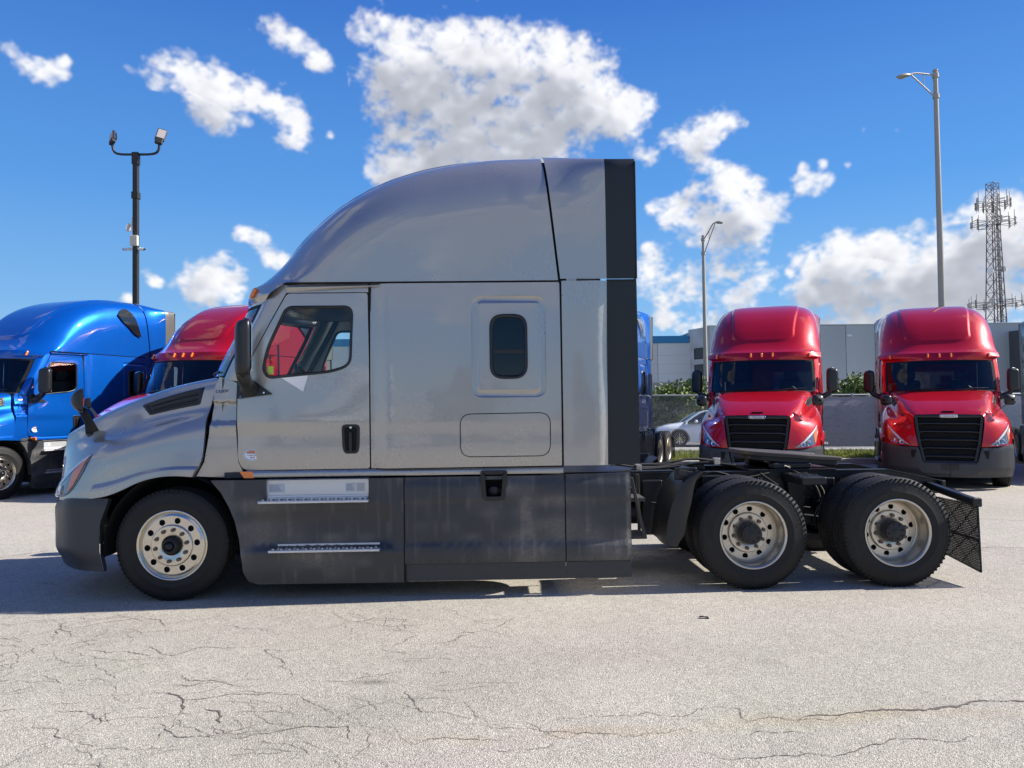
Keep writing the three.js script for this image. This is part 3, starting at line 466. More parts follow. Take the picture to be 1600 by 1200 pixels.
  const inner = curve([[0.43, 1.99, 1.085], [0.528, 2.2, 1.085], [0.665, 2.46, 1.075], [0.77, 2.68, 1.06], [0.85, 2.82, 1.06], [0.9, 2.862, 1.08]]);
  const outerX = (y) => y < 2.185 ? lerp(0.563, 0.702, (y - 1.955) / 0.23) : lerp(0.702, 1.012, (y - 2.185) / 0.573);
  const pil = (u, v) => { const a = inner(u * 5), y = a[1] - 0.02 * v, x = outerX(Math.min(y, 2.86)), b = [x, y, zDoor(Math.max(x, 0.57), y) - 0.002], k = Math.sin(v * Math.PI); return [lerp(a[0], b[0], v) - 0.02 * k, lerp(a[1], b[1], v), lerp(a[2], b[2], v) + 0.025 * k]; };
  pair('windshield_pillar', sheet(pil, 30, 10, 0, 1, 0, 1, false), paintM);
  pair('pillar_seal', ribbon((u) => { const y = lerp(1.95, 2.86, u), x = outerX(Math.min(y, 2.86)); return [x - 0.03, y, zDoor(Math.max(x, 0.57), y) - 0.028]; }, (u) => { const y = lerp(1.95, 2.86, u), x = outerX(Math.min(y, 2.86)); return [x + 0.04, y, zDoor(Math.max(x, 0.57), y) - 0.034]; }, 20, 1), M.gap);
  const ws = (u, v, off = 0) => { const a = inner(0.0 + v * 3.05), w = a[2] - 0.01, z = lerp(-w, w, u), e = Math.abs(z) / w; return [a[0] - 0.36 * (1 - e ** 2.4) - off, a[1] + 0.012 * (1 - e * e), z]; };
  P('windshield', sheet((u, v) => ws(u, v), 40, 14), M.screen);
  P('windshield_seal', join(sheet((u, v) => ws(u, v * 0.055, 0.004), 40, 2), sheet((u, v) => ws(u, 1 - v * 0.05, 0.004), 40, 2), sheet((u, v) => ws(u * 0.022, v, 0.004), 2, 20), sheet((u, v) => ws(1 - u * 0.022, v, 0.004), 2, 20)), M.gap);
  for (const s of [0.2, 0.62]) P('wiper', pipe([ws(s, 0.03, 0.02), ws(s + 0.12, 0.1, 0.025), ws(s + 0.3, 0.13, 0.02)], 0.008, 10, 5), M.trim);
  P('cowl_top', sheet((u, v) => { const w = ws(u, 0), z = w[2], a = hoodAt(6, lerp(-2, 2, u)); return [lerp(w[0], Math.min(a[0], 0.38), v) , lerp(w[1] - 0.015, Math.min(1.99, a[1] - 0.03), v), lerp(z, z * 0.98, v)]; }, 24, 3), M.trim);
  // ---- brow above the windshield and the roof
  const brow = (u, v) => { const t = ws(u, 1), e = Math.abs(u - 0.5) * 2, d = dome(0, Math.acos(clamp(lerp(-1, 1, u), -1, 1) * 1) ), zz = lerp(-1, 1, u), xf = 0.5 + 0.53 * Math.pow(Math.abs(zz), 4), zt = 1.196 * zz; const k = sstep(0, 1, v); return [lerp(t[0], xf, v) - 0.006 * Math.sin(v * Math.PI), lerp(t[1], 2.868, v), lerp(t[2], zt, sstep(0, 0.5, v))]; };
  const roof = P('roof', join(sheet((t, a) => dome(Math.pow(t, 1.25), Math.PI * a), 150, 170, 0, 1, 0, 1, true), sheet(brow, 60, 12)), paintM);
  for (const z of [-0.86, -0.2, 0, 0.2, 0.86]) { const u = (z / 1.06 + 1) / 2, p = brow(clamp(u, 0.02, 0.98), 0.62); P('marker_light', moved(new THREE.CapsuleGeometry(0.021, 0.07, 4, 10).rotateZ(-0.5), p[0] - 0.02, p[1], p[2]), M.amber, roof); }
  pair('roof_seam', ribbon((u) => [lerp(1.0, 3.53, u), 2.864, 1.19], (u) => [lerp(1.0, 3.53, u), 2.85, 1.185], 20, 1), M.gap);
  P('roof_seal', sheet((u, a) => { const p = dome(1, Math.PI * a), k = 0.975; return [p[0] - 0.03 + 0.11 * u, 2.866 + (p[1] - 2.866) * k, p[2] * k]; }, 2, 80), M.gap, roof);
  if (o.roofWindow) for (const s of [1, -1]) {
    const at = (t, h, off) => { const th = domeTheta(t, h), p = dome(t, s > 0 ? th : Math.PI - th); return [p[0], p[1], p[2] + s * off]; };
    P('roof_window', patchOn(at, [[0.665, 0.74], [0.73, 0.83], [0.8, 0.82], [0.86, 0.68], [0.9, 0.4]], [[0.665, 0.72], [0.7, 0.62], [0.76, 0.52], [0.83, 0.4], [0.9, 0.34]], (u, v) => 0.035 + 0.004 * Math.sin(v * 3.14), 20, 8), M.glassBlack ??= phys(0.01, 0.012, 0.015, 0.03, 0, { clearcoat: 1 }), roof);
  }
  // ---- doors
  const doorPts = rounded([[1.03, 2.768, 0.03], [1.762, 2.768, 0.03], [1.774, 2.16, 0], [1.776, 1.163, 0.03], [0.62, 1.163, 0.05], [0.575, 1.245, 0.05], [0.572, 1.55, 0], [0.575, 1.965, 0.03], [0.712, 2.187, 0.05]]);
  const winPts = rounded([[1.018, 2.655, 0.07], [1.635, 2.655, 0.1], [1.618, 2.1, 0.16], [1.45, 2.037, 0.2], [0.86, 1.985, 0.09], [0.8, 2.06, 0.06], [0.838, 2.26, 0.1]], 7);
  const shrink = (pts, d) => { let cx = 0, cy = 0; for (const p of pts) { cx += p[0] / pts.length; cy += p[1] / pts.length; } const n = pts.length; return pts.map((p, i) => { const a = pts[(i + n - 1) % n], b = pts[(i + 1) % n]; let nx = -(b[1] - a[1]), ny = b[0] - a[0]; const l = Math.hypot(nx, ny) || 1; nx /= l; ny /= l; if (nx * (cx - p[0]) + ny * (cy - p[1]) < 0) { nx = -nx; ny = -ny; } return [p[0] + nx * d, p[1] + ny * d]; }); };
  for (const side of [1, -1]) {
    const fl = (g) => side > 0 ? g : mirrored(g);
    const door = P('door', fl(skin(doorPts, [winPts], zDoor, 0.03, 0.05)), paintM);
    const glassPts = shrink(winPts, 0.028);
    P('window_seal', fl(loops([{ pts: winPts, z: (x, y) => zDoor(x, y) - 0.012 }, { pts: shrink(winPts, 0.002), z: (x, y) => zDoor(x, y) + 0.006 }, { pts: shrink(winPts, 0.022), z: (x, y) => zDoor(x, y) + 0.004 }, { pts: glassPts, z: (x, y) => zDoor(x, y) - 0.012 }])), M.trim, door);
    P('window_glass', fl(skin(glassPts, [], (x, y) => zDoor(x, y) - 0.01, 0, 0.15)), M.glass, door);
    P('window_divider', fl(beam([0.95, 2.015, 1.165], [0.945, 2.3, 1.155], 0.016, 0.016, 0.004)), M.trim, door);
    const hp = rounded([[1.522, 1.566, 0.045], [1.69, 1.566, 0.045], [1.685, 1.36, 0.05], [1.668, 1.3, 0.03], [1.548, 1.3, 0.03], [1.53, 1.36, 0.05]]), zh = zDoor(1.6, 1.43);
    const handle = P('door_handle', fl(moved(solid(hp, 0, 0.012, 0.004, [shrink(hp, 0.022)]), 0, 0, zh - 0.002)), M.trim, door);
    P('handle_recess', fl(moved(solid(shrink(hp, 0.02), 0, 0.006, 0), 0, 0, zh - 0.001)), M.gap, handle);
    P('handle_grip', fl(box(1.592, 1.62, 1.31, 1.5, zh + 0.004, zh + 0.03, 0.01)), M.trim, handle);
    P('key_lock', fl(drum(1.606, 1.537, zh, zh + 0.012, 0.009, 12)), M.chrome, handle);
    const g = new THREE.CircleGeometry(1, 32); g.scale(0.078, 0.052, 1); if (side < 0) g.rotateY(Math.PI);
    P('round_sticker', moved(g, 0.713, 1.3, side * (zDoor(0.713, 1.3) + 0.004)), flatSticker, door);
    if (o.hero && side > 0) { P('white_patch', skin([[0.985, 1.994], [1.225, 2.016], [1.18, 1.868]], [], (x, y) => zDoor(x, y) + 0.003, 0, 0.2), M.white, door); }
    P('window_sticker', fl(box(0.84, 0.895, 2.03, 2.105, 1.135, 1.137, 0)), M.yellow, door);
    // door mirror
    const mir = group('door_mirror', root);
    const base = rounded([[0.578, 1.81, 0.01], [0.578, 1.97, 0.02], [0.66, 2.0, 0.02], [0.76, 1.955, 0.03], [0.905, 1.848, 0.012]]);
    P('mirror_base', fl(skin(base, [], (x, y) => zDoor(x, y) + 0.022, 0.022, 0.1)), M.trim, mir);
    for (const [x, y] of [[0.61, 1.828], [0.83, 1.862]]) P('screw', fl(drum(x, y, 0, 0.006, 0.008, 10).translate(0, 0, zDoor(x, y) + 0.02)), M.chrome, mir);
    P('mirror_arm', fl(sheet((u, a) => { const c = curve([[0.7, 1.88, 1.15], [0.7, 1.92, 1.24], [0.7, 1.98, 1.35], [0.7, 2.08, 1.42]])(u * 3), t = a * 6.2832, w = lerp(0.1, 0.062, sstep(0, 0.5, u)), h = lerp(0.075, 0.04, u); return [c[0] + Math.cos(t) * w, c[1] - Math.sin(t) * h * 0.7, c[2] + Math.sin(t) * h * 0.7]; }, 16, 18)), M.trim, mir);
    const turned = (g) => moved(moved(g, -0.72, 0, -1.415).rotateY(0.34), 0.72, 0, 1.415);
    const hz = (t) => { const e = 0.62; return [Math.sign(Math.cos(t)) * Math.abs(Math.cos(t)) ** e, Math.sign(Math.sin(t)) * Math.abs(Math.sin(t)) ** e]; };
    P('mirror_housing', fl(turned(sheet((u, a) => { const t = a * 6.2832, [cx, cz] = hz(t), y = lerp(2.0, 2.515, u), f = Math.pow(Math.max(0, 1 - (Math.abs(u - 0.5) * 2) ** 7), 0.4); const xx = cx < 0 ? cx * 0.082 : cx * 0.055; return [0.722 + xx * f - (1 - u) * 0.0, y + 0.01 * cx, 1.415 + cz * 0.118 * f]; }, 26, 30))), M.trim, mir);
    P('mirror_glass', fl(turned(moved(solid(rect(-0.095, 0.095, 0, 0.31, 0.03), 0, 0.006, 0.002).rotateY(Math.PI / 2), 0.776, 2.17, 1.415))), M.mirror, mir);
    P('mirror_glass', fl(turned(moved(solid(rect(-0.095, 0.095, 0, 0.12, 0.03), 0, 0.006, 0.002).rotateY(Math.PI / 2), 0.776, 2.035, 1.415))), M.mirror, mir);
    // drip rail over the door
    P('drip_rail', fl(sheet((u, v) => { const x = lerp(1.03, 1.955, u), q = [[2.845, 0], [2.838, 0.034], [2.825, 0.036], [lerp(2.79, 2.822, u), 0.004]][v]; return [x, q[0] - 0.01 * (1 - u), zSleep(Math.min(x, 1.76), 2.83) + q[1] * (1 - sstep(0.85, 1, u) * 0.6)]; }, 16, 3, 0, 1, 0, 3)), paintM);
    P('door_header', fl(skin([[1.02, 2.775], [1.782, 2.775], [1.782, 2.85], [1.06, 2.85]], [], zDoor, 0.02, 0.15)), paintM);
    // sleeper flank with framed window and luggage hatch
    const r0 = rect(2.712, 3.388, 1.792, 2.724, 0.1, 7), hatch = rounded([[2.597, 1.254, 0.11], [3.42, 1.254, 0.11], [3.424, 1.655, 0.11], [2.597, 1.65, 0.11]], 7);
    const wall = P('sleeper_wall', fl(join(skin(rounded([[1.788, 1.163], [3.522, 1.168], [3.522, 2.848], [1.788, 2.848]].map((p) => [...p, 0.01])), [r0, hatch], zSleep, 0.02, 0.07),
      loops([{ pts: r0, z: zSleep }, { pts: shrink(r0, 0.012), z: (x, y) => zSleep(x, y) - 0.014 }, { pts: shrink(r0, 0.045), z: (x, y) => zSleep(x, y) - 0.016 }, { pts: shrink(r0, 0.058), z: (x, y) => zSleep(x, y) - 0.004 }, { pts: shrink(r0, 0.07), z: (x, y) => zSleep(x, y) - 0.002 }]))), paintM);
    const w2 = rect(2.874, 3.222, 1.96, 2.556, 0.13, 7);
    P('window_surround', fl(skin(shrink(r0, 0.07), [w2], (x, y) => zSleep(x, y) - 0.002, 0.02, 0.09)), paintM, wall);
    const sw = group('sleeper_window', wall), w3 = shrink(w2, 0.034);
    P('window_frame', fl(join(loops([{ pts: w2, z: (x, y) => zSleep(x, y) - 0.01 }, { pts: shrink(w2, 0.003), z: (x, y) => zSleep(x, y) + 0.012 }, { pts: shrink(w2, 0.026), z: (x, y) => zSleep(x, y) + 0.01 }, { pts: w3, z: (x, y) => zSleep(x, y) - 0.014 }]), box(2.9, 3.2, 2.195, 2.235, 1.2, 1.232, 0.006))), M.trim, sw);
    P('pane', fl(skin(w3, [], (x, y) => zSleep(x, y) - 0.014, 0, 0.2)), M.tint, sw);
    P('curtain', fl(sheet((u, v) => [lerp(2.86, 3.24, u), lerp(1.98, 2.56, v), 1.12 + 0.018 * Math.sin(u * 38 + v * 2)], 40, 3)), M.curtain, sw);
    P('luggage_hatch', fl(skin(shrink(hatch, 0.008), [], zSleep, 0.02, 0.12)), paintM, wall);
    P('hatch_gap', fl(skin(hatch, [], (x, y) => zSleep(x, y) - 0.018, 0, 0.3)), M.gap, wall);
    each('panel_gap', [fl(box(1.77, 1.792, 1.16, 2.85, 1.1, zDoor(1.77, 2.0) - 0.022, 0)), fl(box(3.518, 3.552, 1.163, 2.86, 1.1, 1.2, 0))], M.gap, wall);
    // rear side extenders: painted panel and black edge
    const sec = (t) => { const k = 1 - t, th = lerp(0, 1.25, 1); return k; };
    const back = curve([[2.872, 1.218], [3.25, 1.222], [3.6, 1.222], [3.86, 1.218], [3.965, 1.2], [4.005, 1.15], [4.015, 1.0]]);
    const upper = (u, v) => { // u along x from the gap, v upwards
      const d = dome(1, v * 0.21 * 6), b = back(v * 6), x0 = 3.532 - 0.138 * clamp((d[1] - 2.866) / RH), k = sstep(0, 0.75, u);
      return [u < 0.6 ? lerp(x0, 3.957, u / 0.6) : lerp(3.957, 4.236, (u - 0.6) / 0.4), lerp(d[1] + 0.012, b[0], k), lerp(d[2] + 0.006, b[1], k)]; };
    const ext = P('side_extender', fl(join(sheet(upper, 24, 40, 0, 0.6, 0, 1, false), skin([[3.54, 1.166], [3.945, 1.166], [3.958, 2.853], [3.54, 2.853]], [], (x, y) => 1.224 + 0.02 * sstep(3.55, 3.9, x) - 0.036 * sstep(3.86, 3.96, x) + 0.006 * Math.sin(y * 5) * sstep(3.7, 3.95, x), 0.02, 0.06))), paintM);
    P('extender_edge', fl(join(sheet((u, v) => { const p = upper(u, v); return [p[0], p[1], p[2] - 0.004]; }, 6, 40, 0.6, 1, 0, 0.8, false), skin([[3.947, 1.166], [4.242, 1.17], [4.236, 2.853], [3.96, 2.853]], [], (x, y) => 1.19 + 0.012 * sstep(4.2, 4.24, x), 0.03, 0.2))), o.hero ? M.strip : M.greyEdge, ext);
    P('extender_edge_trim', fl(join(box(4.228, 4.24, 2.874, 3.96, 1.1, 1.226, 0.003), box(3.96, 4.236, 2.856, 2.871, 1.17, 1.2, 0.003))), o.hero ? M.strip : M.greyEdge, ext);
    // sill and skirts
    P('sill', fl(sheet((u, v) => { const t = lerp(-0.35, 1.9, v); return [lerp(0.66, 3.535, u), 1.112 + 0.052 * Math.sin(Math.PI / 2 - t) * 0.95, 1.15 + 0.045 * Math.cos(Math.PI / 2 - t - 0.1) + 0.012 * sstep(0.35, 0.5, u)]; }, 30, 10)), paintM);
    P('side_marker', fl(solid([[0.6, 1.152], [0.72, 1.152], [0.735, 1.09], [0.645, 1.09]].map((p) => [...p, 0.008]), 1.165, 1.195, 0.004)), M.amber);
    const zStep = (x, y) => 1.236 - 0.055 * (sstep(0.44, 0.5, y) * (1 - sstep(0.68, 0.86, y))) * sstep(0.62, 0.85, x) * (1 - sstep(1.9, 2.06, x)) + 0.012 * sstep(0.34, 0.42, y) * (1 - sstep(0.42, 0.46, y)) - 0.02 * (1 - sstep(0.14, 0.3, y));
    const stepPts = [[0.36, 1.078], [0.45, 0.97], [0.52, 0.845], [0.575, 0.71], [0.61, 0.56], [0.63, 0.4], [0.645, 0.26], [0.69, 0.17], [0.77, 0.142], [2.082, 0.136], [2.085, 1.078]];
    const well = rect(0.85, 1.77, 0.902, 1.074, 0.01, 2);
    const steps = P('step_fairing', fl(join(skin(stepPts, [well], zStep, 0.05, 0.05), ribbon((u) => curve(stepPts.slice(0, 9).map((p) => [p[0], p[1], 1.226]))(u * 8), (u) => curve(stepPts.slice(0, 9).map((p) => [p[0] + 0.0, p[1], 1.1]))(u * 8), 30, 1))), M.skirt);
    P('step_plate', fl(join(box(0.845, 1.775, 0.9, 1.08, 1.19, 1.205, 0.004), box(0.86, 1.76, 0.9, 0.915, 1.19, 1.235, 0.003))), M.tread, steps);
    for (const [x0, w] of [[0.87, 0.14], [1.56, 0.09], [1.66, 0.07]]) { const lb = new THREE.PlaneGeometry(w, 0.075); if (side < 0) lb.rotateY(Math.PI); P('paper_label', moved(lb, x0 + w / 2, 1.0, side * 1.208), x0 > 1.6 ? M.pale : flatLabel, steps); }
    for (const [x0, x1, y, z] of [[0.8, 1.778, 0.886, 1.315], [0.884, 1.872, 0.446, 1.3]]) {
      const tr = P('step_tread', fl(join(box(x0, x1, y - 0.014, y + 0.01, z - 0.11, z, 0.007), box(x0 + 0.06, x1 - 0.01, y + 0.005, y + 0.05, z - 0.116, z - 0.1, 0.004))), M.tread, steps);
      P('tread_teeth', fl(join([...Array(26)].map((_, i) => drum(0, 0, 0, 0.012, 0.012, 8).rotateX(-Math.PI / 2).translate(lerp(x0 + 0.04, x1 - 0.04, i / 25), y + 0.009, z - 0.03 - 0.035 * (i % 2))))), M.dullAlloy, tr).userData.kind = 'stuff';
    }
    const zTank = (x, y) => 1.236 + 0.012 * sstep(0.84, 0.88, y) * (1 - sstep(0.98, 1.08, y)) + 0.022 * sstep(0.3, 0.34, y) * (1 - sstep(0.44, 0.5, y)) - 0.012 * sstep(0.98, 1.08, y);
    const cap = rounded([[2.776, 1.135, 0.03], [3.026, 1.135, 0.03], [2.998, 0.86, 0.05], [2.798, 0.86, 0.05]]);
    const tank = P('tank_fairing', fl(skin([[2.094, 0.302], [3.54, 0.302], [3.54, 1.08], [2.094, 1.08]], [shrink(rounded([[2.776, 1.06, 0.02], [3.02, 1.06, 0.02], [2.998, 0.86, 0.05], [2.798, 0.86, 0.05]]), 0.01)], zTank, 0.05, 0.05)), M.skirt);
    P('filler_surround', fl(moved(solid(cap, 0, 0.02, 0.005, [shrink(cap, 0.032)]), 0, 0, 1.238)), M.trim, tank);
    P('filler_recess', fl(box(2.77, 3.03, 0.85, 1.11, 1.12, 1.13, 0)), M.gap, tank);
    P('filler_cap', fl(moved(lathe([[0, 0.03], [0.03, 0.03], [0.034, 0.02], [0.06, 0.016], [0.066, 0], [0.06, -0.02]], 28).rotateX(0.25), 2.9, 0.925, 1.17)), M.hub, tank);
    P('rear_fairing', fl(skin([[3.55, 0.304], [4.147, 0.3], [4.147, 1.09], [3.55, 1.08]], [], (x, y) => zTank(x, y) - 0.004 - 0.012 * sstep(4.1, 4.147, x), 0.05, 0.06)), M.skirt);
    each('skirt_flap', [box(2.096, 3.545, 0.142, 0.298, 1.2, 1.214, 0.004), box(3.548, 4.146, 0.145, 0.296, 1.198, 1.212, 0.004)].map(fl), M.bumper);
    each('fairing_gap', [fl(box(2.083, 2.096, 0.145, 1.085, 1.16, 1.238, 0)), fl(box(3.538, 3.552, 0.3, 1.085, 1.16, 1.236, 0))], M.gap);
    // arch liner, tank, steps behind the cab
    P('arch_liner', fl(join(sheet((u, v) => { const t = lerp(-0.12, Math.PI + 0.3, u); return [0.01 - 0.62 * Math.cos(t), 0.48 + 0.66 * Math.sin(t), lerp(0.5, 1.19, v)]; }, 28, 2), sheet((u, v) => [lerp(-0.9, 0.75, u), lerp(0.5, 1.15, v), 0.52], 2, 2))), M.gap);
    P('fuel_tank', fl(drum(0, 0, -0.7, 0.7, 0.33, 28).rotateY(Math.PI / 2).translate(2.75, 0.64, 0.86)), M.alloy);
    P('battery_box', fl(box(1.0, 1.9, 0.34, 0.95, 0.5, 1.1, 0.03)), M.frame);
    P('frame_step', fl(join(beam([4.17, 1.04, 1.12], [4.29, 0.48, 1.12], 0.03, 0.02), beam([4.29, 1.04, 0.8], [4.3, 0.48, 0.8], 0.03, 0.02), box(4.1, 4.3, 0.815, 0.85, 0.8, 1.12, 0.006), box(4.1, 4.31, 0.47, 0.505, 0.8, 1.12, 0.006))), M.dusty);
    P('quarter_fender', fl(sheet((u, v) => { const t = lerp(0, 1, u), c = curve([[4.79, 1.1], [4.66, 1.0], [4.56, 0.84], [4.5, 0.64], [4.47, 0.42]])(t * 4); return [c[0] + 0.02 * Math.sin(v * 6.28) * 0.4, c[1], lerp(0.55, 1.16, v) ]; }, 16, 6).clone()), M.trim);
    P('quarter_fender_lip', fl(sheet((u, v) => { const c = curve([[4.79, 1.1], [4.66, 1.0], [4.56, 0.84], [4.5, 0.64], [4.47, 0.42]])(u * 4), w = lerp(0.05, 0.17, sstep(0, 0.6, u)) * (1 - 0.35 * sstep(0.85, 1, u)); return [c[0] + v * w, c[1] - 0.02 * v, 1.16 + 0.012 * Math.sin(v * 3.14)]; }, 18, 5)), M.trim);
    const ml = P('fender_lamp', fl(join(box(4.585, 4.795, 1.005, 1.12, 1.06, 1.085, 0.02))), M.frame); ml.rotation.z = 0;
    P('lamp_strip', fl(moved(solid(rect(-0.072, 0.072, -0.026, 0.026, 0.02), 0, 0.012, 0.003).rotateZ(-0.2), 4.69, 1.066, 1.088)), M.dusty, ml);
    P('mudflap_hanger', fl(join(beam([7.36, 0.85, 0.42], [7.37, 0.765, 1.2], 0.07, 0.07, 0.012), box(7.325, 7.415, 0.725, 0.81, 1.17, 1.215, 0.014))), M.frame);
    const flap = P('mudflap', fl(join(flapNet())), M.rubber); flap.userData.kind = 'stuff';
    const fr = (y, z) => [7.368, y, z];
    for (const [a, b] of [[[0.75, 0.65], [0.3, 1.2]], [[0.75, 0.9], [0.45, 1.21]], [[0.6, 0.6], [0.16, 1.1]], [[0.75, 1.2], [0.3, 0.7]], [[0.55, 1.2], [0.2, 0.75]], [[0.75, 1.0], [0.5, 0.65]], [[0.4, 1.21], [0.17, 0.95]]]) P('flap_strap', fl(beam(fr(...a), fr(...b), 0.009, 0.009, 0.002)), M.trim, flap);
    P('flap_frame', fl(join(beam(fr(0.75, 1.212), fr(0.132, 1.236), 0.014, 0.014, 0.002), beam(fr(0.135, 1.236), fr(0.208, 0.6), 0.014, 0.014, 0.002), beam(fr(0.75, 0.6), fr(0.2, 0.6), 0.014, 0.014, 0.002), beam(fr(0.45, 0.6), fr(0.42, 1.22), 0.014, 0.02, 0.002))), M.trim, flap);
    // wheels
    addWheel(root, 'steer', 0, side); addWheel(root, 'drive', 5.28, side); addWheel(root, 'drive', 6.63, side);
    // rail and things bolted to it
    const rail = [[-1.0, 0.74], [6.95, 0.74], [7.48, 0.79], [7.48, 0.9], [6.95, 1.018], [-1.0, 1.018]];
    P('frame_rail', fl(join(solid(rail, 0.41, 0.422, 0), moved(solid([[-1, 1.006], [6.95, 1.006], [7.48, 0.888], [7.48, 0.9], [6.95, 1.018], [-1, 1.018]], 0.33, 0.44, 0.002), 0, 0, 0), box(-1, 6.95, 0.74, 0.752, 0.33, 0.44, 0.002))), M.frame);
    const br = (x0, x1, y0, y1, z0, z1) => box(x0, x1, y0, y1, z0, z1, 0.015);
    each('suspension_bracket', [br(5.84, 6.08, 0.92, 1.0, 0.42, 0.95), solid([[5.86, 0.95], [6.06, 0.95], [6.0, 0.45], [5.92, 0.45]], 0.44, 0.52, 0.006), br(4.4, 4.6, 0.4, 0.95, 0.42, 0.5)].map(fl), M.frame);
    const spring = [[0.0, 0], [0.12, 0], [0.15, 0.04], [0.15, 0.1], [0.12, 0.14], [0.15, 0.18], [0.15, 0.26], [0.12, 0.3], [0, 0.3]];
    each('air_spring', [5.62, 6.97].map((x) => fl(lathe(spring, 20).rotateX(-Math.PI / 2).translate(x, 0.42, 0.52))), M.rubber);
    each('suspension_arm', [beam([4.6, 0.55, 0.47], [5.7, 0.4, 0.5], 0.1, 0.09, 0.015), beam([5.95, 0.55, 0.47], [7.05, 0.4, 0.5], 0.1, 0.09, 0.015), bar([5.45, 0.55, 0.62], [5.6, 0.95, 0.48], 0.03), bar([6.8, 0.55, 0.62], [6.9, 0.95, 0.48], 0.03)].map(fl), M.frame);
    const bolts = P('bolt_heads', fl(join([...Array(34)].map((_, i) => drum(4.25 + (i % 17) * 0.17 + ((i * 7) % 5) * 0.012, 0.84 + 0.085 * Math.floor(i / 17), 0.42, 0.438, 0.015, 8)), [...Array(6)].map((_, i) => drum(5.88 + (i % 3) * 0.08, 0, 0, 0.01, 0.012, 8).rotateX(-Math.PI / 2).translate(0, 0.999, 0.55 + 0.25 * Math.floor(i / 3))))), M.dusty); bolts.userData.kind = 'stuff';
    each('brake_chamber', [drum(0, 0, 0, 0.16, 0.09, 20).translate(5.05, 0.6, 0.45), drum(0, 0, 0, 0.16, 0.09, 20).translate(6.4, 0.6, 0.45)].map(fl), M.frame);
    each('air_line', [pipe([[4.25, 0.9, 0.45], [4.5, 0.72, 0.5], [4.9, 0.82, 0.5], [5.1, 0.62, 0.52]], 0.012, 20, 6), pipe([[5.9, 1.05, 0.4], [6.1, 0.9, 0.6], [6.2, 0.6, 0.62], [6.3, 0.58, 0.5]], 0.012, 20, 6), pipe([[4.2, 1.03, 0.3], [4.8, 1.06, 0.25], [5.1, 1.1, 0.3], [5.4, 1.07, 0.35]], 0.014, 20, 6)].map(fl), M.rubber);
  }
  const wd = new THREE.PlaneGeometry(0.15, 0.075); P('warning_label', moved(wd, 6.07, 0.93, 0.424), flatWarn);
  // ---- middle of the frame
  each('crossmember', [0.6, 2.0, 3.4, 4.5, 5.95, 6.9, 7.42].map((x) => box(x - 0.05, x + 0.05, 0.76, 0.9, -0.42, 0.42, 0.01)), M.frame);
  P('rear_light_bar', join(box(7.46, 7.5, 0.78, 0.9, -0.5, 0.5, 0.01)), M.frame);
  each('axle', [0, 5.28, 6.63].map((x) => drum(x, 0.5, -0.9, 0.9, x ? 0.1 : 0.06, 16)), M.frame); each('differential', [5.28, 6.63].map((x) => new THREE.SphereGeometry(0.24, 20, 12).scale(1, 0.9, 0.8).translate(x, 0.5, 0)), M.frame);
  P('drive_shaft', bar([2.0, 0.62, 0], [5.1, 0.55, 0], 0.06, 0.06, 14), M.frame);
  P('engine', join(box(-0.95, 0.6, 0.6, 1.45, -0.42, 0.42, 0.06), box(-1.15, -1.0, 0.55, 1.45, -0.45, 0.45, 0.02), box(0.6, 1.9, 0.55, 1.0, -0.3, 0.3, 0.08)), M.frame);
  each('air_tank', [drum(0, 0, -0.4, 0.4, 0.13, 20).rotateY(Math.PI / 2).translate(4.5, 0.6, 0.2), drum(0, 0, -0.35, 0.35, 0.12, 20).translate(4.1, 0.55, 0)], M.frame);
  P('deck_plate', box(3.6, 4.75, 1.02, 1.035, -0.42, 0.42, 0.004), M.frame);
  each('brake_hose', [pipe([[3.6, 1.5, 0.25], [3.9, 1.2, 0.28], [4.4, 1.06, 0.24], [4.9, 1.08, 0.18], [5.25, 1.12, 0.3]], 0.013, 30, 6), pipe([[3.6, 1.6, 0.1], [4.0, 1.15, 0.15], [4.6, 1.07, 0.05], [5.3, 1.08, 0.1], [5.5, 1.05, 0.3]], 0.013, 30, 6), pipe([[4.9, 0.9, 0.46], [5.1, 1.02, 0.5], [5.4, 0.96, 0.5], [5.7, 1.0, 0.47]], 0.011, 24, 6), pipe([[6.15, 0.95, 0.46], [6.2, 0.8, 0.6], [6.08, 0.6, 0.66], [6.12, 0.45, 0.6]], 0.011, 24, 6), pipe([[5.6, 1.0, 0.5], [5.78, 0.8, 0.75], [5.82, 0.6, 0.72]], 0.011, 24, 6)], M.rubber);
  each('valve_box', [box(5.0, 5.22, 0.84, 0.99, 0.43, 0.53, 0.015), box(6.2, 6.36, 0.82, 0.95, 0.43, 0.5, 0.015), box(4.95, 5.1, 1.02, 1.1, 0.1, 0.26, 0.015)], M.frame);
  each('clamp', [box(4.38, 4.43, 1.03, 1.09, 0.18, 0.3, 0.006), box(5.18, 5.24, 1.08, 1.15, 0.26, 0.34, 0.006)], M.dullAlloy);
  // ---- fifth wheel, tilted to the rear
  const fw = rounded([[-0.46, -0.36, 0.2], [0.1, -0.46, 0.06], [0.56, -0.4, 0.05], [0.5, -0.16, 0.05], [0.12, -0.05, 0.05], [0.12, 0.05, 0.05], [0.5, 0.16, 0.05], [0.56, 0.4, 0.05], [0.1, 0.46, 0.06], [-0.46, 0.36, 0.2]], 6);
  const five = P('fifth_wheel', solid(fw, -0.022, 0.022, 0.008).rotateX(-Math.PI / 2).rotateZ(-0.075).translate(5.95, 1.165, 0), M.plate);
  P('fifth_wheel_skirt', solid(fw.map((p) => [p[0] * 0.93, p[1] * 0.93]), -0.03, 0.03, 0.006).rotateX(-Math.PI / 2).rotateZ(-0.075).translate(5.95, 1.125, 0), M.frame, five);
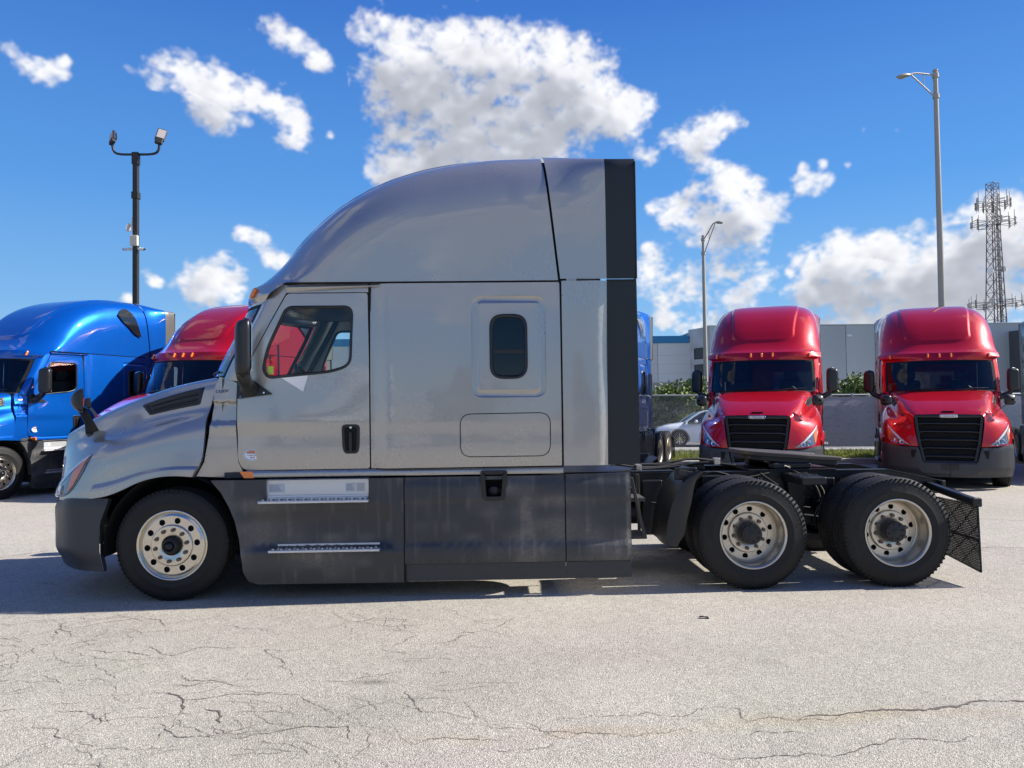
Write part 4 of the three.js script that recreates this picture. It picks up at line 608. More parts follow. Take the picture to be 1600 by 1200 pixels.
  each('fifth_wheel_mount', [box(5.75, 6.15, 1.035, 1.1, -0.45, -0.3, 0.02), box(5.75, 6.15, 1.035, 1.1, 0.3, 0.45, 0.02), box(5.5, 6.4, 1.02, 1.036, -0.45, 0.45, 0.005)], M.frame, five);
  P('release_handle', bar([5.75, 1.1, 0.2], [5.9, 1.06, 0.5], 0.012), M.dullAlloy, five);
  // ---- sleeper rear wall and cab inside
  P('rear_wall', box(3.5, 3.53, 1.12, 3.95, -1.08, 1.08, 0.01), paintM);
  P('cab_floor', box(0.45, 3.5, 1.09, 1.14, -1.14, 1.14, 0), M.liner);
  P('headliner', sheet((u, v) => [lerp(0.8, 3.5, u), 2.76 + 0.0 * v, lerp(-1.14, 1.14, v)], 2, 2), M.liner);
  P('sleeper_lining', box(1.86, 3.5, 1.14, 1.95, -1.12, 1.12, 0.02), M.liner); P('bunk', box(2.3, 3.5, 2.3, 2.76, -1.05, -0.4, 0.02), M.liner);
  pair('wall_lining', box(1.82, 2.84, 1.95, 2.76, 1.09, 1.11, 0), M.liner); pair('wall_lining', box(3.26, 3.5, 1.95, 2.76, 1.09, 1.11, 0), M.liner);
  P('firewall', sheet((u, v) => [0.42, lerp(1.14, 2.0, v), lerp(-1.1, 1.1, u)], 2, 2), M.gap);
  const dash = P('dashboard', join(sheet((u, v) => { const c = curve([[0.36, 1.99], [0.6, 2.0], [0.85, 1.96], [0.93, 1.86], [0.9, 1.6]])(v * 4); return [c[0] + 0.05 * Math.cos(u * 6.28), c[1], lerp(-1.05, 1.05, u)]; }, 16, 16), box(0.8, 1.05, 1.14, 1.85, -0.25, 0.1, 0.04)), M.dash);
  P('steering_wheel', new THREE.TorusGeometry(0.22, 0.018, 8, 32).rotateY(Math.PI / 2).rotateZ(0.45).translate(1.05, 1.95, 0.5), M.trim);
  for (const s of [1, -1]) P('seat', join(box(1.2, 1.72, 1.5, 1.66, s * 0.55 - 0.26, s * 0.55 + 0.26, 0.06), box(-0.07, 0.07, 0, 0.7, s * 0.55 - 0.25, s * 0.55 + 0.25, 0.06).rotateZ(-0.14).translate(1.68, 1.6, 0), box(-0.05, 0.05, 0.72, 0.92, s * 0.55 - 0.14, s * 0.55 + 0.14, 0.04).rotateZ(-0.14).translate(1.68, 1.6, 0), box(1.3, 1.6, 1.14, 1.5, s * 0.55 - 0.18, s * 0.55 + 0.18, 0.03)), M.cloth);
  P('window_paper', box(1.35, 1.5, 1.98, 2.2, -1.16, -1.155, 0), M.greenish);
}
const flatSticker = flat(stickerTex, 0.35), flatWarn = flat(warnTex, 0.6), flatLabel = flat(labelTex, 0.5);
// ------------------------------------------------------------------ the ground: one sheet to the horizon, fine near the camera, with a slight cross-fall under the far row of tractors
const slope = (x, z) => -0.0085 * clamp(x - 2.5, -14, 16) * sstep(-1.5, -6.5, z) * (1 - sstep(-30, -60, z));
const asphaltTex = (() => {
  const S = 2048, a = tileable(S, 13, 31), b = tileable(S, 6.4, 32), c = tileable(S, 3.2, 33), d = tileable(S, 150, 34), e = tileable(S, 50, 35);
  return noiseTexture(S, (x, y) => {
    const k = 0.42 * a(x, y) + 0.38 * b(x, y) + 0.2 * c(x, y), big = 0.5 * d(x, y) + 0.5 * e(x, y);
    let v = 0.672 + 0.32 * (k - 0.5) + 0.06 * (big - 0.5); v = k < 0.33 ? v - 0.1 : k > 0.68 ? v + 0.06 : v;
    const w = 0.5 + (b(y, x) - 0.5) * 0.8; return [v * 1.0, v * lerp(0.955, 0.975, w), v * lerp(0.865, 0.925, w)];
  }, true);
})();
const asphaltBump = (() => { const S = 1024, a = tileable(S, 7, 41), b = tileable(S, 3.2, 42); return noiseTexture(S, (x, y) => 0.6 * a(x, y) + 0.4 * b(x, y)); })();
asphaltTex.repeat.set(0.9, 0.9); asphaltBump.repeat.set(1.5, 1.5);
const asphaltMat = std(1, 1, 1, 0.93, 0, { map: asphaltTex, bumpMap: asphaltBump, bumpScale: 0.006, vertexColors: true });
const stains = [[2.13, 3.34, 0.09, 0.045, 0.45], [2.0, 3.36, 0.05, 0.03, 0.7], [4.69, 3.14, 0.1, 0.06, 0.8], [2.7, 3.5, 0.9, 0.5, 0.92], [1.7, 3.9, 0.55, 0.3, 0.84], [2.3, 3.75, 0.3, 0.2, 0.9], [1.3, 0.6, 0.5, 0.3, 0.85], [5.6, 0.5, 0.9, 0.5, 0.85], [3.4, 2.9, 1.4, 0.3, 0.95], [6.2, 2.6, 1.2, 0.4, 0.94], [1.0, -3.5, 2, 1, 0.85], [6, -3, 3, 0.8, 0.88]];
const tans = [[3.82, 4.14, 0.55, 0.05], [5.1, 4.0, 0.6, 0.06], [2.8, 4.2, 0.5, 0.035], [3.3, 4.16, 0.4, 0.03], [4.5, 4.06, 0.4, 0.04]];
{
  const axis = (a, b, step, far) => { const v = []; for (let t = a; t <= b + 1e-6; t += step) v.push(t); let s = step, t = b; while (t < far) { s *= 1.35; t += s; v.push(t); } s = step; t = a; while (t > -far) { s *= 1.35; t -= s; v.unshift(t); } return v; };
  const xs = axis(-3.5, 9, 0.075, 1500), zs = axis(-0.5, 6.2, 0.06, 1500), pos = [], uv = [], col = [], idx = [];
  for (const z of zs) for (const x of xs) {
    pos.push(x, slope(x, z), z); uv.push(x, -z);
    const n = fbm(x * 0.35 + 5, z * 0.5, 1, 3), m = fbm(x * 1.1, z * 1.4 + 9, 4, 3), q = fbm(x * 3, z * 5, 8, 2);
    let r = 0.99 + 0.2 * (n - 0.5) + 0.2 * (m - 0.5) + 0.06 * (q - 0.5), g = r, b = r;
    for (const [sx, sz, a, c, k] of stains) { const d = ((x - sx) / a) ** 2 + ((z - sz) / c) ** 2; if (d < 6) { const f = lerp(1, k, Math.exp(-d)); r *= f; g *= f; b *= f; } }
    for (const [sx, sz, a, c] of tans) { const d = ((x - sx) / a) ** 2 + ((z - sz - 0.03 * Math.sin(x * 7)) / c) ** 2, f = 0.55 * Math.exp(-d) * sstep(0.25, 0.6, q + 0.1); r = lerp(r, 0.98, f); g = lerp(g, 0.86, f); b = lerp(b, 0.66, f); }
    const gn = sstep(0.62, 0.75, fbm(x * 0.9 + 30, z * 1.3, 2, 2)) * 0.04; r *= 1 - gn * 0.5; b *= 1 - gn * 0.8;
    const pk = sstep(0.6, 0.75, fbm(x * 0.8 + 60, z * 1.1, 2, 2)) * 0.04; g *= 1 - pk * 0.5;
    col.push(r, g, b);
  }
  const W = xs.length;
  for (let j = 0; j < zs.length - 1; j++) for (let i = 0; i < W - 1; i++) { const a = j * W + i; idx.push(a, a + W, a + 1, a + 1, a + W, a + W + 1); }
  const g = new THREE.BufferGeometry(); g.setIndex(idx); g.setAttribute('position', new THREE.Float32BufferAttribute(pos, 3)); g.setAttribute('uv', new THREE.Float32BufferAttribute(uv, 2)); g.setAttribute('color', new THREE.Float32BufferAttribute(col, 3)); g.computeVertexNormals();
  structure('asphalt_ground', g, asphaltMat);
}
// cracks: thin jagged ribbons along the lines where the asphalt has opened
const crackMat = std(0.12, 0.098, 0.088, 0.95);
const ground = scene.getObjectByName('asphalt_ground');
{
  const r = mulberry(321), ribbons = [];
  function crack(pts, w) {
    let line = pts.map((p) => [...p]);
    for (let k = 0; k < 5; k++) { const next = [line[0]]; for (let i = 1; i < line.length; i++) { const [a, b] = [line[i - 1], line[i]], L = Math.hypot(b[0] - a[0], b[1] - a[1]); if (L > 0.025) { const o = (r() - 0.5) * L * 0.34; next.push([(a[0] + b[0]) / 2 - (b[1] - a[1]) / L * o, (a[1] + b[1]) / 2 + (b[0] - a[0]) / L * o]); } next.push(b); } line = next; }
    const pos = [], idx = []; let gap = false;
    line.forEach(([x, z], i) => {
      const [nx, nz] = line[Math.min(line.length - 1, i + 1)], [px, pz] = line[Math.max(0, i - 1)], L = Math.hypot(nx - px, nz - pz) || 1, t = Math.min(i, line.length - 1 - i) / line.length;
      const n = fbm(x * 6, z * 6, w * 900, 2), h = w * clamp((n - 0.24) * 4) * (0.3 + r() * 1.0) * (0.35 + Math.min(1, t * 5)) / 2;
      const a = -(nz - pz) / L * h, b = (nx - px) / L * h;
      pos.push(x + a, slope(x, z) + 0.003, z + b, x - a, slope(x, z) + 0.003, z - b);
      if (i) { const k = i * 2; idx.push(k - 2, k, k - 1, k - 1, k, k + 1); }
    });
    const g = new THREE.BufferGeometry(); g.setIndex(idx); g.setAttribute('position', new THREE.Float32BufferAttribute(pos, 3)); g.computeVertexNormals(); ribbons.push(g);
  }
  const thin = 0.0038, mid = 0.0052, wide = 0.012;
  crack([[-0.87, 2.23], [-0.75, 2.26], [-0.62, 2.36]], mid); crack([[-0.82, 2.07], [-0.68, 2.02], [-0.54, 2.0], [-0.34, 2.22]], mid); crack([[-0.53, 2.02], [-0.32, 1.88], [-0.06, 1.67], [0.29, 2.02]], mid);
  crack([[0.77, 2.02], [1.03, 2.11], [1.27, 2.3]], mid); crack([[0.25, 2.46], [0.64, 2.74], [0.79, 2.55], [1.07, 2.57], [1.15, 2.6]], mid); crack([[1.22, 3.71], [1.34, 3.81], [1.38, 3.92]], wide); crack([[0.81, 3.44], [0.99, 3.5], [1.12, 3.77]], wide);
  crack([[1.36, 3.98], [1.53, 4.12], [1.62, 4.07], [1.74, 4.04], [1.94, 4.01], [2.09, 4.0], [2.16, 4.2]], mid); crack([[1.22, 3.46], [1.52, 3.48], [1.83, 3.67], [2.03, 3.95]], thin); crack([[1.04, 3.9], [1.23, 4.09], [1.46, 4.1]], mid); crack([[0.66, 3.83], [0.98, 3.83], [1.23, 3.75]], thin);
  crack([[0.6, 3.74], [0.73, 3.96], [0.73, 4.12], [0.88, 4.2]], mid); crack([[0.27, 3.81], [0.52, 3.95], [0.69, 4.12]], mid); crack([[0.29, 3.63], [0.55, 3.71], [0.66, 3.83]], mid); crack([[1.51, 3.4], [1.56, 3.12], [1.25, 2.64], [1.59, 2.63]], thin);
  crack([[1.48, 2.14], [1.91, 1.86], [2.18, 1.93], [2.09, 2.43]], thin); crack([[0.81, 3.3], [1.18, 3.27], [1.48, 3.29]], thin); crack([[-0.1, 2.55], [0.13, 2.63], [0.48, 2.73]], mid); crack([[2.45, 4.25], [2.64, 4.17], [2.97, 4.21]], thin); crack([[-2.07, 0.31], [-1.75, 0.31], [-1.34, 0.48]], mid);
  crack([[2.97, 4.0], [3.08, 4.04], [3.12, 4.12], [3.36, 4.15], [3.87, 4.14], [4.05, 4.15]], thin); crack([[3.2, 3.98], [3.65, 3.96], [3.71, 3.92], [3.91, 3.98], [4.02, 3.88], [4.26, 3.88], [4.25, 4.06], [4.53, 4.06], [4.88, 3.98], [5.2, 3.97]], thin); crack([[4.53, 4.06], [4.88, 3.98], [5.2, 3.97], [5.5, 3.92], [5.89, 3.88], [6.4, 3.84], [7.2, 3.7]], 0.016);
  crack([[4.12, 4.26], [4.44, 4.2], [4.65, 4.19]], thin); crack([[3.88, 4.41], [4.37, 4.47], [4.64, 4.45], [4.95, 4.32], [5.23, 4.36], [5.35, 4.29]], mid); crack([[7.5, -0.2], [8.6, -0.5], [10, -0.6]], mid); crack([[8.2, 0.9], [9.5, 0.5], [12, 0.4]], mid);
  for (let i = 0; i < 260; i++) { // short cracks of the worn patch on the left
    let x = lerp(-2.2, 2.8, r()), z = lerp(1.45, 4.6, r()), a = (r() < 0.75 ? 0.1 : 1.3) + (r() - 0.5) * 1.3; if (fbm(x * 0.8, z * 0.8, 77, 2) < 0.44 + 0.06 * (x - 0.5)) continue;
    const pts = [[x, z]]; const n = 2 + Math.floor(r() * 4); for (let k = 0; k < n; k++) { a += (r() - 0.5) * 1.1; const L = 0.06 + 0.14 * r(); x += Math.cos(a) * L; z += Math.sin(a) * L; pts.push([x, z]); }
    crack(pts, r() < 0.08 ? 0.005 : 0.0029);
  }
  for (let i = 0; i < 30; i++) { let x = lerp(-14, 14, r()), z = lerp(-5.5, 0, r()), a = (r() - 0.5) * 1.5; const pts = [[x, z]]; for (let k = 0; k < 6; k++) { a += (r() - 0.5) * 0.9; x += Math.cos(a) * 0.4; z += Math.sin(a) * 0.4; pts.push([x, z]); } crack(pts, 0.012); }
  const m = part('cracks', join(ribbons), crackMat, ground, 'dark cracks in the worn asphalt'); m.userData.kind = 'stuff'; m.castShadow = false;
}
// beyond the lot: kerb, grass, pavement and road
structure('kerb', box(-60, 90, -0.2, 0.1, -13.75, -13.55, 0.02), std(0.4, 0.39, 0.36, 0.9)).position.y = -0.03;
const soil = structure('grass_verge', sheet((u, v) => { const x = lerp(-60, 90, u), z = lerp(-13.75, -19.2, v); return [x, slope(x, z) + 0.05, z]; }, 60, 6), std(0.06, 0.075, 0.02, 1));
structure('pavement', sheet((u, v) => { const x = lerp(-90, 120, u), z = lerp(-19.2, -21.6, v); return [x, slope(x, z) + 0.055, z]; }, 60, 2), std(0.42, 0.4, 0.36, 0.9));
structure('road', sheet((u, v) => { const x = lerp(-200, 260, u), z = lerp(-21.6, -31.5, v); return [x, slope(x, z) + 0.02, z]; }, 60, 3), std(0.13, 0.13, 0.13, 0.9, 0, { bumpMap: asphaltBump, bumpScale: 0.003 }));
structure('far_lawn', sheet((u, v) => { const x = lerp(-250, 320, u), z = lerp(-31.5, -70, v); return [x, slope(x, z) + 0.03, z]; }, 40, 4), std(0.07, 0.09, 0.025, 1));
{ // grass: short tufts, nobody could count them
  const blades = [];
  for (let i = 0; i < 9; i++) { const a = rnd() * 6.28, l = 0.07 + rnd() * 0.1, d = 0.03 * rnd(), w = 0.006 + 0.005 * rnd(), x = Math.cos(a) * d, z = Math.sin(a) * d, tx = x + Math.cos(a) * l * 0.5, tz = z + Math.sin(a) * l * 0.5; const g = new THREE.BufferGeometry(); g.setAttribute('position', new THREE.Float32BufferAttribute([x - w * Math.sin(a), 0, z + w * Math.cos(a), x + w * Math.sin(a), 0, z - w * Math.cos(a), tx, l, tz], 3)); g.computeVertexNormals(); blades.push(g); }
  const N = 26000, im = new THREE.InstancedMesh(join(blades), std(0.24, 0.27, 0.05, 0.8), N), o = new THREE.Object3D(), c = new THREE.Color();
  for (let i = 0; i < N; i++) { const x = lerp(2, 26, rnd()), z = lerp(-13.8, -19.1, rnd() ** 1.3); o.position.set(x, slope(x, z) + 0.05, z); o.rotation.y = rnd() * 6.28; const s = 0.35 + rnd() * 0.6 + 0.5 * sstep(0.55, 0.8, fbm(x, z, 3, 2)); o.scale.set(s, s * (0.7 + rnd() * 0.6), s); o.updateMatrix(); im.setMatrixAt(i, o.matrix); const k = rnd(); c.setRGB(lerp(0.5, 1.5, k), lerp(0.65, 1.35, k), lerp(0.5, 1.2, rnd())); im.setColorAt(i, c); }
  im.name = 'verge_grass'; im.userData = { kind: 'stuff', label: 'sunlit green grass along the foot of the chain link fence', category: 'grass' }; im.castShadow = im.receiveShadow = true; scene.add(im);
}
// ------------------------------------------------------------------ tractors
{
  const hero = thing('semi_truck', 'silver grey sleeper tractor parked side on across the foreground lot', 'truck');
  makeTractor(hero, M.silver, { hero: true });
}
const rowSet = 'sleeper tractors parked in the row behind';
const proto = thing('semi_truck', 'red sleeper tractor facing the camera, nearest the lattice tower', 'truck', rowSet);
makeTractor(proto, M.red, { roofWindow: true });
function park(o, x, z, deg) {
  const y = slope(x + 1.5, z - 3), dx = (slope(x + 2, z - 3) - slope(x - 1, z - 3)) / 3;
  const q = new THREE.Quaternion().setFromUnitVectors(V3(0, 1, 0), V3(-dx, 1, 0).normalize()).multiply(new THREE.Quaternion().setFromAxisAngle(V3(0, 1, 0), deg * Math.PI / 180));
  o.quaternion.copy(q); o.position.set(x, y, z); return o;
}
function tractor(label, paintM, x, z, deg) {
  const c = proto.clone(); c.name = numbered('semi_truck'); c.userData = { label, category: 'truck', group: rowSet };
  if (paintM) c.traverse((m) => { if (m.isMesh && m.material === M.red) m.material = paintM; });
  scene.add(c); return park(c, x, z, deg);
}
park(proto, 12.62, -8.12, 64);
tractor('red sleeper tractor facing the camera, between the mid street lamp and the privacy screen', null, 8.575, -7.87, 67);
tractor('bright blue sleeper tractor at the left edge with its flank in the sun', M.blue, -7.4, -6.87, 68);
tractor('red sleeper tractor half hidden behind the hood of the silver tractor', null, -3.66, -7.45, 70);
tractor('blue sleeper tractor whose tail shows past the rear of the silver tractor', M.blue, 4.2, -7.7, 67);
tractor('dark grey sleeper tractor cut off by the right edge', M.grey, 16.9, -8.55, 63.5);

// the row that faces them across the lot, seen only as reflections in the paint
for (const [label, m, x] of [['blue sleeper tractor across the lot, mirrored in the silver doors', M.blue, -9], ['white sleeper tractor across the lot, mirrored in the silver doors', M.whitePaint, -3.5], ['dark sleeper tractor across the lot, mirrored in the silver doors', M.grey, 2], ['pale sleeper tractor across the lot, mirrored in the silver doors', M.whitePaint, 7.5], ['red sleeper tractor across the lot, mirrored in the silver doors', null, 13]]) { const c = tractor(label, m, x, 26, -90); c.userData.group = 'sleeper tractors parked across the lot'; c.position.y = 0; }
// ------------------------------------------------------------------ chain link fence
{
  const f = thing('chain_link_fence', 'galvanised chain link fence along the back of the lot', 'fence');
  const Z = -16.9, x0 = -12, x1 = 34, galv = std(0.5, 0.51, 0.52, 0.45, 0.6), wires = [], H = 1.98, top = (x) => slope(x, Z) + 0.05 + H;
  for (const x of [-12, -9, -6, -3, 0, 2.6, 5.2, 8.1, 10.5, 12.5, 15.7, 18.7, 21.8, 24.8, 27.8, 31, 34]) part('fence_post', bar([x, -0.1, Z], [x, top(x) + 0.03, Z], 0.035, 0.035, 10), galv, f);
  part('top_rail', join([...Array(15)].map((_, i) => bar([x0 + i * 3.05, top(x0 + i * 3.05), Z], [x0 + (i + 1) * 3.05, top(x0 + (i + 1) * 3.05), Z], 0.024, 0.024, 8))), galv, f);
  const wireMat = std(0.42, 0.43, 0.44, 0.5, 0.5), xa = 4.5, xb = 22;
  for (let x = xa - H; x < xb; x += 0.078) for (const s of [1, -1]) { const a = Math.max(x, xa), b = Math.min(x + H, xb); if (b - a < 0.05) continue; const ya = (t) => slope(t, Z) + 0.07 + (s > 0 ? t - x : H - (t - x)) * 0.985; wires.push(bar([a, ya(a), Z + 0.028 * s * 0.3], [b, ya(b), Z + 0.028 * s * 0.3], 0.0032, 0.0032, 3)); }
  const w = part('wire_mesh', join(wires), wireMat, f); w.userData.kind = 'stuff';
  const scr = thing('privacy_screen', 'grey windscreen fabric hung on the fence between the red tractors', 'screen');
  const tex = canvasTexture(1024, 512, (c, W, Hh) => { c.fillStyle = '#dcdce4'; c.fillRect(0, 0, W, Hh); c.font = 'bold 120px sans-serif'; c.fillStyle = 'rgba(232,233,240,0.35)'; c.textAlign = 'center'; c.save(); c.fillText('ALL US', W * 0.36, 230); c.fillText('EYE GS', W * 0.36, 370); c.restore(); for (let i = 0; i < 900; i++) { c.fillStyle = `rgba(${rnd() < 0.5 ? '40,42,50' : '170,172,180'},0.05)`; c.fillRect(rnd() * W, rnd() * Hh, 4 + rnd() * 60, 2 + rnd() * 20); } });
  const g = sheet((u, v) => { const x = lerp(11.2, 21, u), y = top(x) - 0.06 - v * 1.66; return [x, y - 0.012 * Math.sin(u * 60) * (1 - v), Z - 0.035 - 0.015 * Math.sin(u * 30 + v * 3) * Math.sin(v * 3)]; }, 120, 10);
  const uv = g.attributes.uv; for (let i = 0; i <= 120; i++) for (let j = 0; j <= 10; j++) uv.setXY(i * 11 + j, i / 120 * 2.0, 1 - j / 10);
  part('screen_fabric', g, new THREE.MeshPhysicalMaterial({ map: tex, roughness: 0.95, transmission: 0.0, side: THREE.DoubleSide }), scr);
  for (let i = 0; i < 14; i++) part('cable_tie', box(11.25 + i * 0.72, 11.29 + i * 0.72, top(13) - 0.08, top(13) + 0.03, Z - 0.045, Z + 0.03, 0.003), M.white, scr);
}
// ------------------------------------------------------------------ foliage
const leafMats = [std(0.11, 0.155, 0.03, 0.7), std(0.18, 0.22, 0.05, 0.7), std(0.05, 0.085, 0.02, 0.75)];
const bark = std(0.16, 0.12, 0.085, 0.95, 0, { bumpMap: grimeBump, bumpScale: 0.01 });
function tree(name, label, category, x, z, h, w, n, o = {}) {
  const t = thing(name, label, category, o.set); t.position.set(x, slope(x, z), z);
  const r = mulberry(Math.floor(x * 131 + z * 17 + 1000)), trunkH = h * (o.trunk ?? 0.4), limbs = [];
  limbs.push(bar([0, -0.1, 0], [0.05 * h, trunkH, 0.02 * h], h * 0.03, h * 0.02, 9));
  const clumps = [];
  const K = o.clumps ?? 22;
  for (let i = 0; i < K; i++) { const a = r() * 6.28, e = Math.sqrt(r()), y = lerp(o.low ?? trunkH * 0.6, h * 0.94, r()), prof = Math.sin(clamp((y - (o.low ?? trunkH * 0.5)) / (h - (o.low ?? trunkH * 0.5))) * Math.PI * 0.82 + 0.35), R = w * prof * e; const c = [Math.cos(a) * R + 0.04 * h, y, Math.sin(a) * R]; clumps.push([...c, w * lerp(0.22, 0.42, r())]); limbs.push(bar([0.05 * h * 0.8, Math.min(trunkH, y * 0.75), 0], c, h * 0.012, h * 0.003, 5)); }
  part('trunk', join(limbs), bark, t);
  const sets = [[], [], []];
  for (let i = 0; i < n; i++) {
    const c = clumps[Math.floor(r() * K)], d = V3(r() - 0.5, r() - 0.5, r() - 0.5).normalize().multiplyScalar(c[3] * Math.pow(r(), 0.4)), s = (o.leaf ?? 0.09) * (0.6 + r() * 0.9);
    const A = V3(r() - 0.5, r() - 0.2, r() - 0.5).normalize(), B = A.clone().cross(V3(r() - 0.5, r() - 0.5, r() - 0.5)).normalize(), p = V3(c[0] + d.x, c[1] + d.y, c[2] + d.z), q = B.clone().multiplyScalar(s * 0.36), tip = p.clone().addScaledVector(A, s), md = p.clone().addScaledVector(A, s * 0.45);
    const k = Math.min(2, Math.floor((r() * 0.8 + (i % 3) * 0.4)));
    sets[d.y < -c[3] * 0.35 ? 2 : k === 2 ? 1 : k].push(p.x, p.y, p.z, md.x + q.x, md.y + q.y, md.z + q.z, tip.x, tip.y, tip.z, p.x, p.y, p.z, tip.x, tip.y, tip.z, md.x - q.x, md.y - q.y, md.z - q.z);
  }
  sets.forEach((v, i) => { const g = new THREE.BufferGeometry(); g.setAttribute('position', new THREE.Float32BufferAttribute(v, 3)); g.computeVertexNormals(); part('crown', g, o.mats ? o.mats[i] : leafMats[i], t); });
}
tree('tree', 'bushy pale green tree by the white car, behind the open chain link', 'tree', 13.0, -31.5, 3.0, 1.7, 6500, { low: 0.5, trunk: 0.25, clumps: 34, leaf: 0.16 });
tree('shrub', 'low dark green shrub at the foot of the white building', 'shrub', 9.9, -34.5, 2.0, 1.3, 3500, { low: 0.2, trunk: 0.2, clumps: 26, leaf: 0.14 });
tree('tree', 'green tree rising over the privacy screen between the red tractors', 'tree', 22.0, -31, 3.05, 1.6, 6000, { low: 0.4, trunk: 0.3, clumps: 30, leaf: 0.15 });
tree('shrub', 'shrub partly behind the red tractor next to the tall lamp', 'shrub', 24.6, -31.5, 2.4, 1.6, 4000, { low: 0.2, trunk: 0.2, clumps: 22, leaf: 0.15 });

// ------------------------------------------------------------------ cars beyond the fence
function makeCar(root, body) {
  // half widths, sill and roof heights along the car, x from the nose (0) to the tail
  const st = [[0.0, 0.55, 0.36, 0.62, 0.6], [0.12, 0.78, 0.26, 0.74, 0.7], [0.45, 0.88, 0.22, 0.88, 0.82], [0.95, 0.92, 0.2, 0.96, 0.84], [1.35, 0.92, 0.2, 1.02, 0.84], [2.2, 0.92, 0.2, 1.04, 0.86], [3.2, 0.92, 0.2, 1.04, 0.86], [4.0, 0.9, 0.24, 1.06, 0.82], [4.45, 0.82, 0.34, 1.02, 0.72], [4.6, 0.7, 0.42, 0.95, 0.62]];
  const f = curve(st);
  part('body', sheet((u, v) => { const [x, w, y0, y1] = f(u * 9), a = v * Math.PI, c = Math.cos(a), s = Math.sin(a), e = 0.42; let y = lerp(y0, y1, Math.pow(s, 0.5)); let z = w * Math.sign(c) * Math.pow(Math.abs(c), e); for (const wx of [0.9, 3.62]) { const d = Math.hypot(x - wx, y - 0.33); if (d < 0.37 && Math.abs(z) > 0.62) z *= 0.72; } return [x, y, z]; }, 110, 60), body, root);
  const cab = curve([[1.15, 0.98, 1.0], [1.75, 1.36, 0.8], [2.2, 1.47, 0.74], [2.9, 1.48, 0.74], [3.5, 1.4, 0.76], [4.25, 1.04, 0.9]]);
  part('roof', join(sheet((u, v) => { const [x, y, w] = cab(lerp(1, 4, u)); const z = lerp(-1, 1, v); return [x, y - 0.05 * z * z * z * z, z * (w - 0.08)]; }, 20, 12), both(pipe([0, 0.5, 1].map((t) => { const c = cab(t); return [c[0], c[1], c[2] * 0.86]; }), 0.035, 8, 6)), both(beam([2.6, 1.0, 0.86], [2.65, 1.44, 0.69], 0.09, 0.03)), both(pipe([4, 4.5, 5].map((t) => { const c = cab(t); return [c[0], c[1], c[2] * 0.86]; }), 0.05, 8, 6))), body, root);
  part('windshield', sheet((u, v) => { const [x, y, w] = cab(u); const z = lerp(-1, 1, v); return [x - 0.06 * (1 - z * z), y, z * (w - 0.13)]; }, 8, 12), M.glassBlack, root);
  part('side_window', both(sheet((u, v) => { const [x, y, w] = cab(lerp(0.15, 4.8, u)); return [x, lerp(1.0, y - 0.02, v), lerp(0.9, w - 0.1, v)]; }, 24, 4)), M.glassBlack, root);
  part('rear_window', sheet((u, v) => { const [x, y, w] = cab(lerp(4, 5, u)); const z = lerp(-1, 1, v); return [x + 0.03, y, z * (w - 0.13)]; }, 6, 10), M.glassBlack, root);
  for (const s of [1, -1]) {
    part('headlight', sheet((u, v) => { const x = lerp(0.03, 0.5, u); return [x, lerp(0.66, 0.66 + 0.1 + 0.08 * u, v), s * (0.52 + 0.37 * Math.pow(u, 0.55) + 0.015)]; }, 8, 3), M.lens, root);
    part('door_mirror', new THREE.SphereGeometry(0.1, 12, 8).scale(0.7, 0.7, 1).translate(1.55, 1.02, s * 1.0), body, root);
    for (const x of [0.9, 3.62]) {
      const w = group('wheel', root); w.position.set(x, 0.33, s * 0.9); if (s < 0) w.rotation.y = Math.PI;
      part('tyre', creased(lathe([[0.22, -0.2], [0.3, -0.2], [0.33, -0.17], [0.33, -0.03], [0.3, 0], [0.22, 0]], 36), 0.5), M.rubber, w);
      part('rim', join(lathe([[0.235, -0.02], [0.225, 0.0], [0.212, -0.01], [0.21, -0.04]], 36), [...Array(10)].map((_, i) => beam([0, 0.03, -0.01], [0, 0.22, -0.012], 0.028, 0.02).rotateZ(i * 0.628)), drum(0, 0, -0.03, 0, 0.05, 14)), M.chrome, w);
      part('wheel_backing', lathe([[0, -0.08], [0.23, -0.08]], 24), M.gap, w);
    }
  }
  part('grille', box(-0.01, 0.03, 0.42, 0.62, -0.36, 0.36, 0.02), M.trim, root);
}
const car = thing('parked_car', 'white saloon car nose left behind the chain link fence', 'car'); makeCar(car, phys(0.86, 0.87, 0.88, 0.3, 0, { clearcoat: 1, clearcoatRoughness: 0.03 }));
car.position.set(9.7, slope(10, -23) + 0.02, -23.6); car.rotation.y = -0.12;
const car2 = car.clone(); car2.name = numbered('parked_car'); car2.userData = { label: 'dark blue car parked further back, beside the shrub', category: 'car' };
{ const dark = paint(0.03, 0.04, 0.07); const w = car.children[0].material; car2.traverse((m) => { if (m.isMesh && m.material === w) m.material = dark; }); }
car2.position.set(10.2, slope(10, -34) + 0.02, -34.5); car2.rotation.y = Math.PI + 0.15; car2.position.x = 14.2; scene.add(car2);

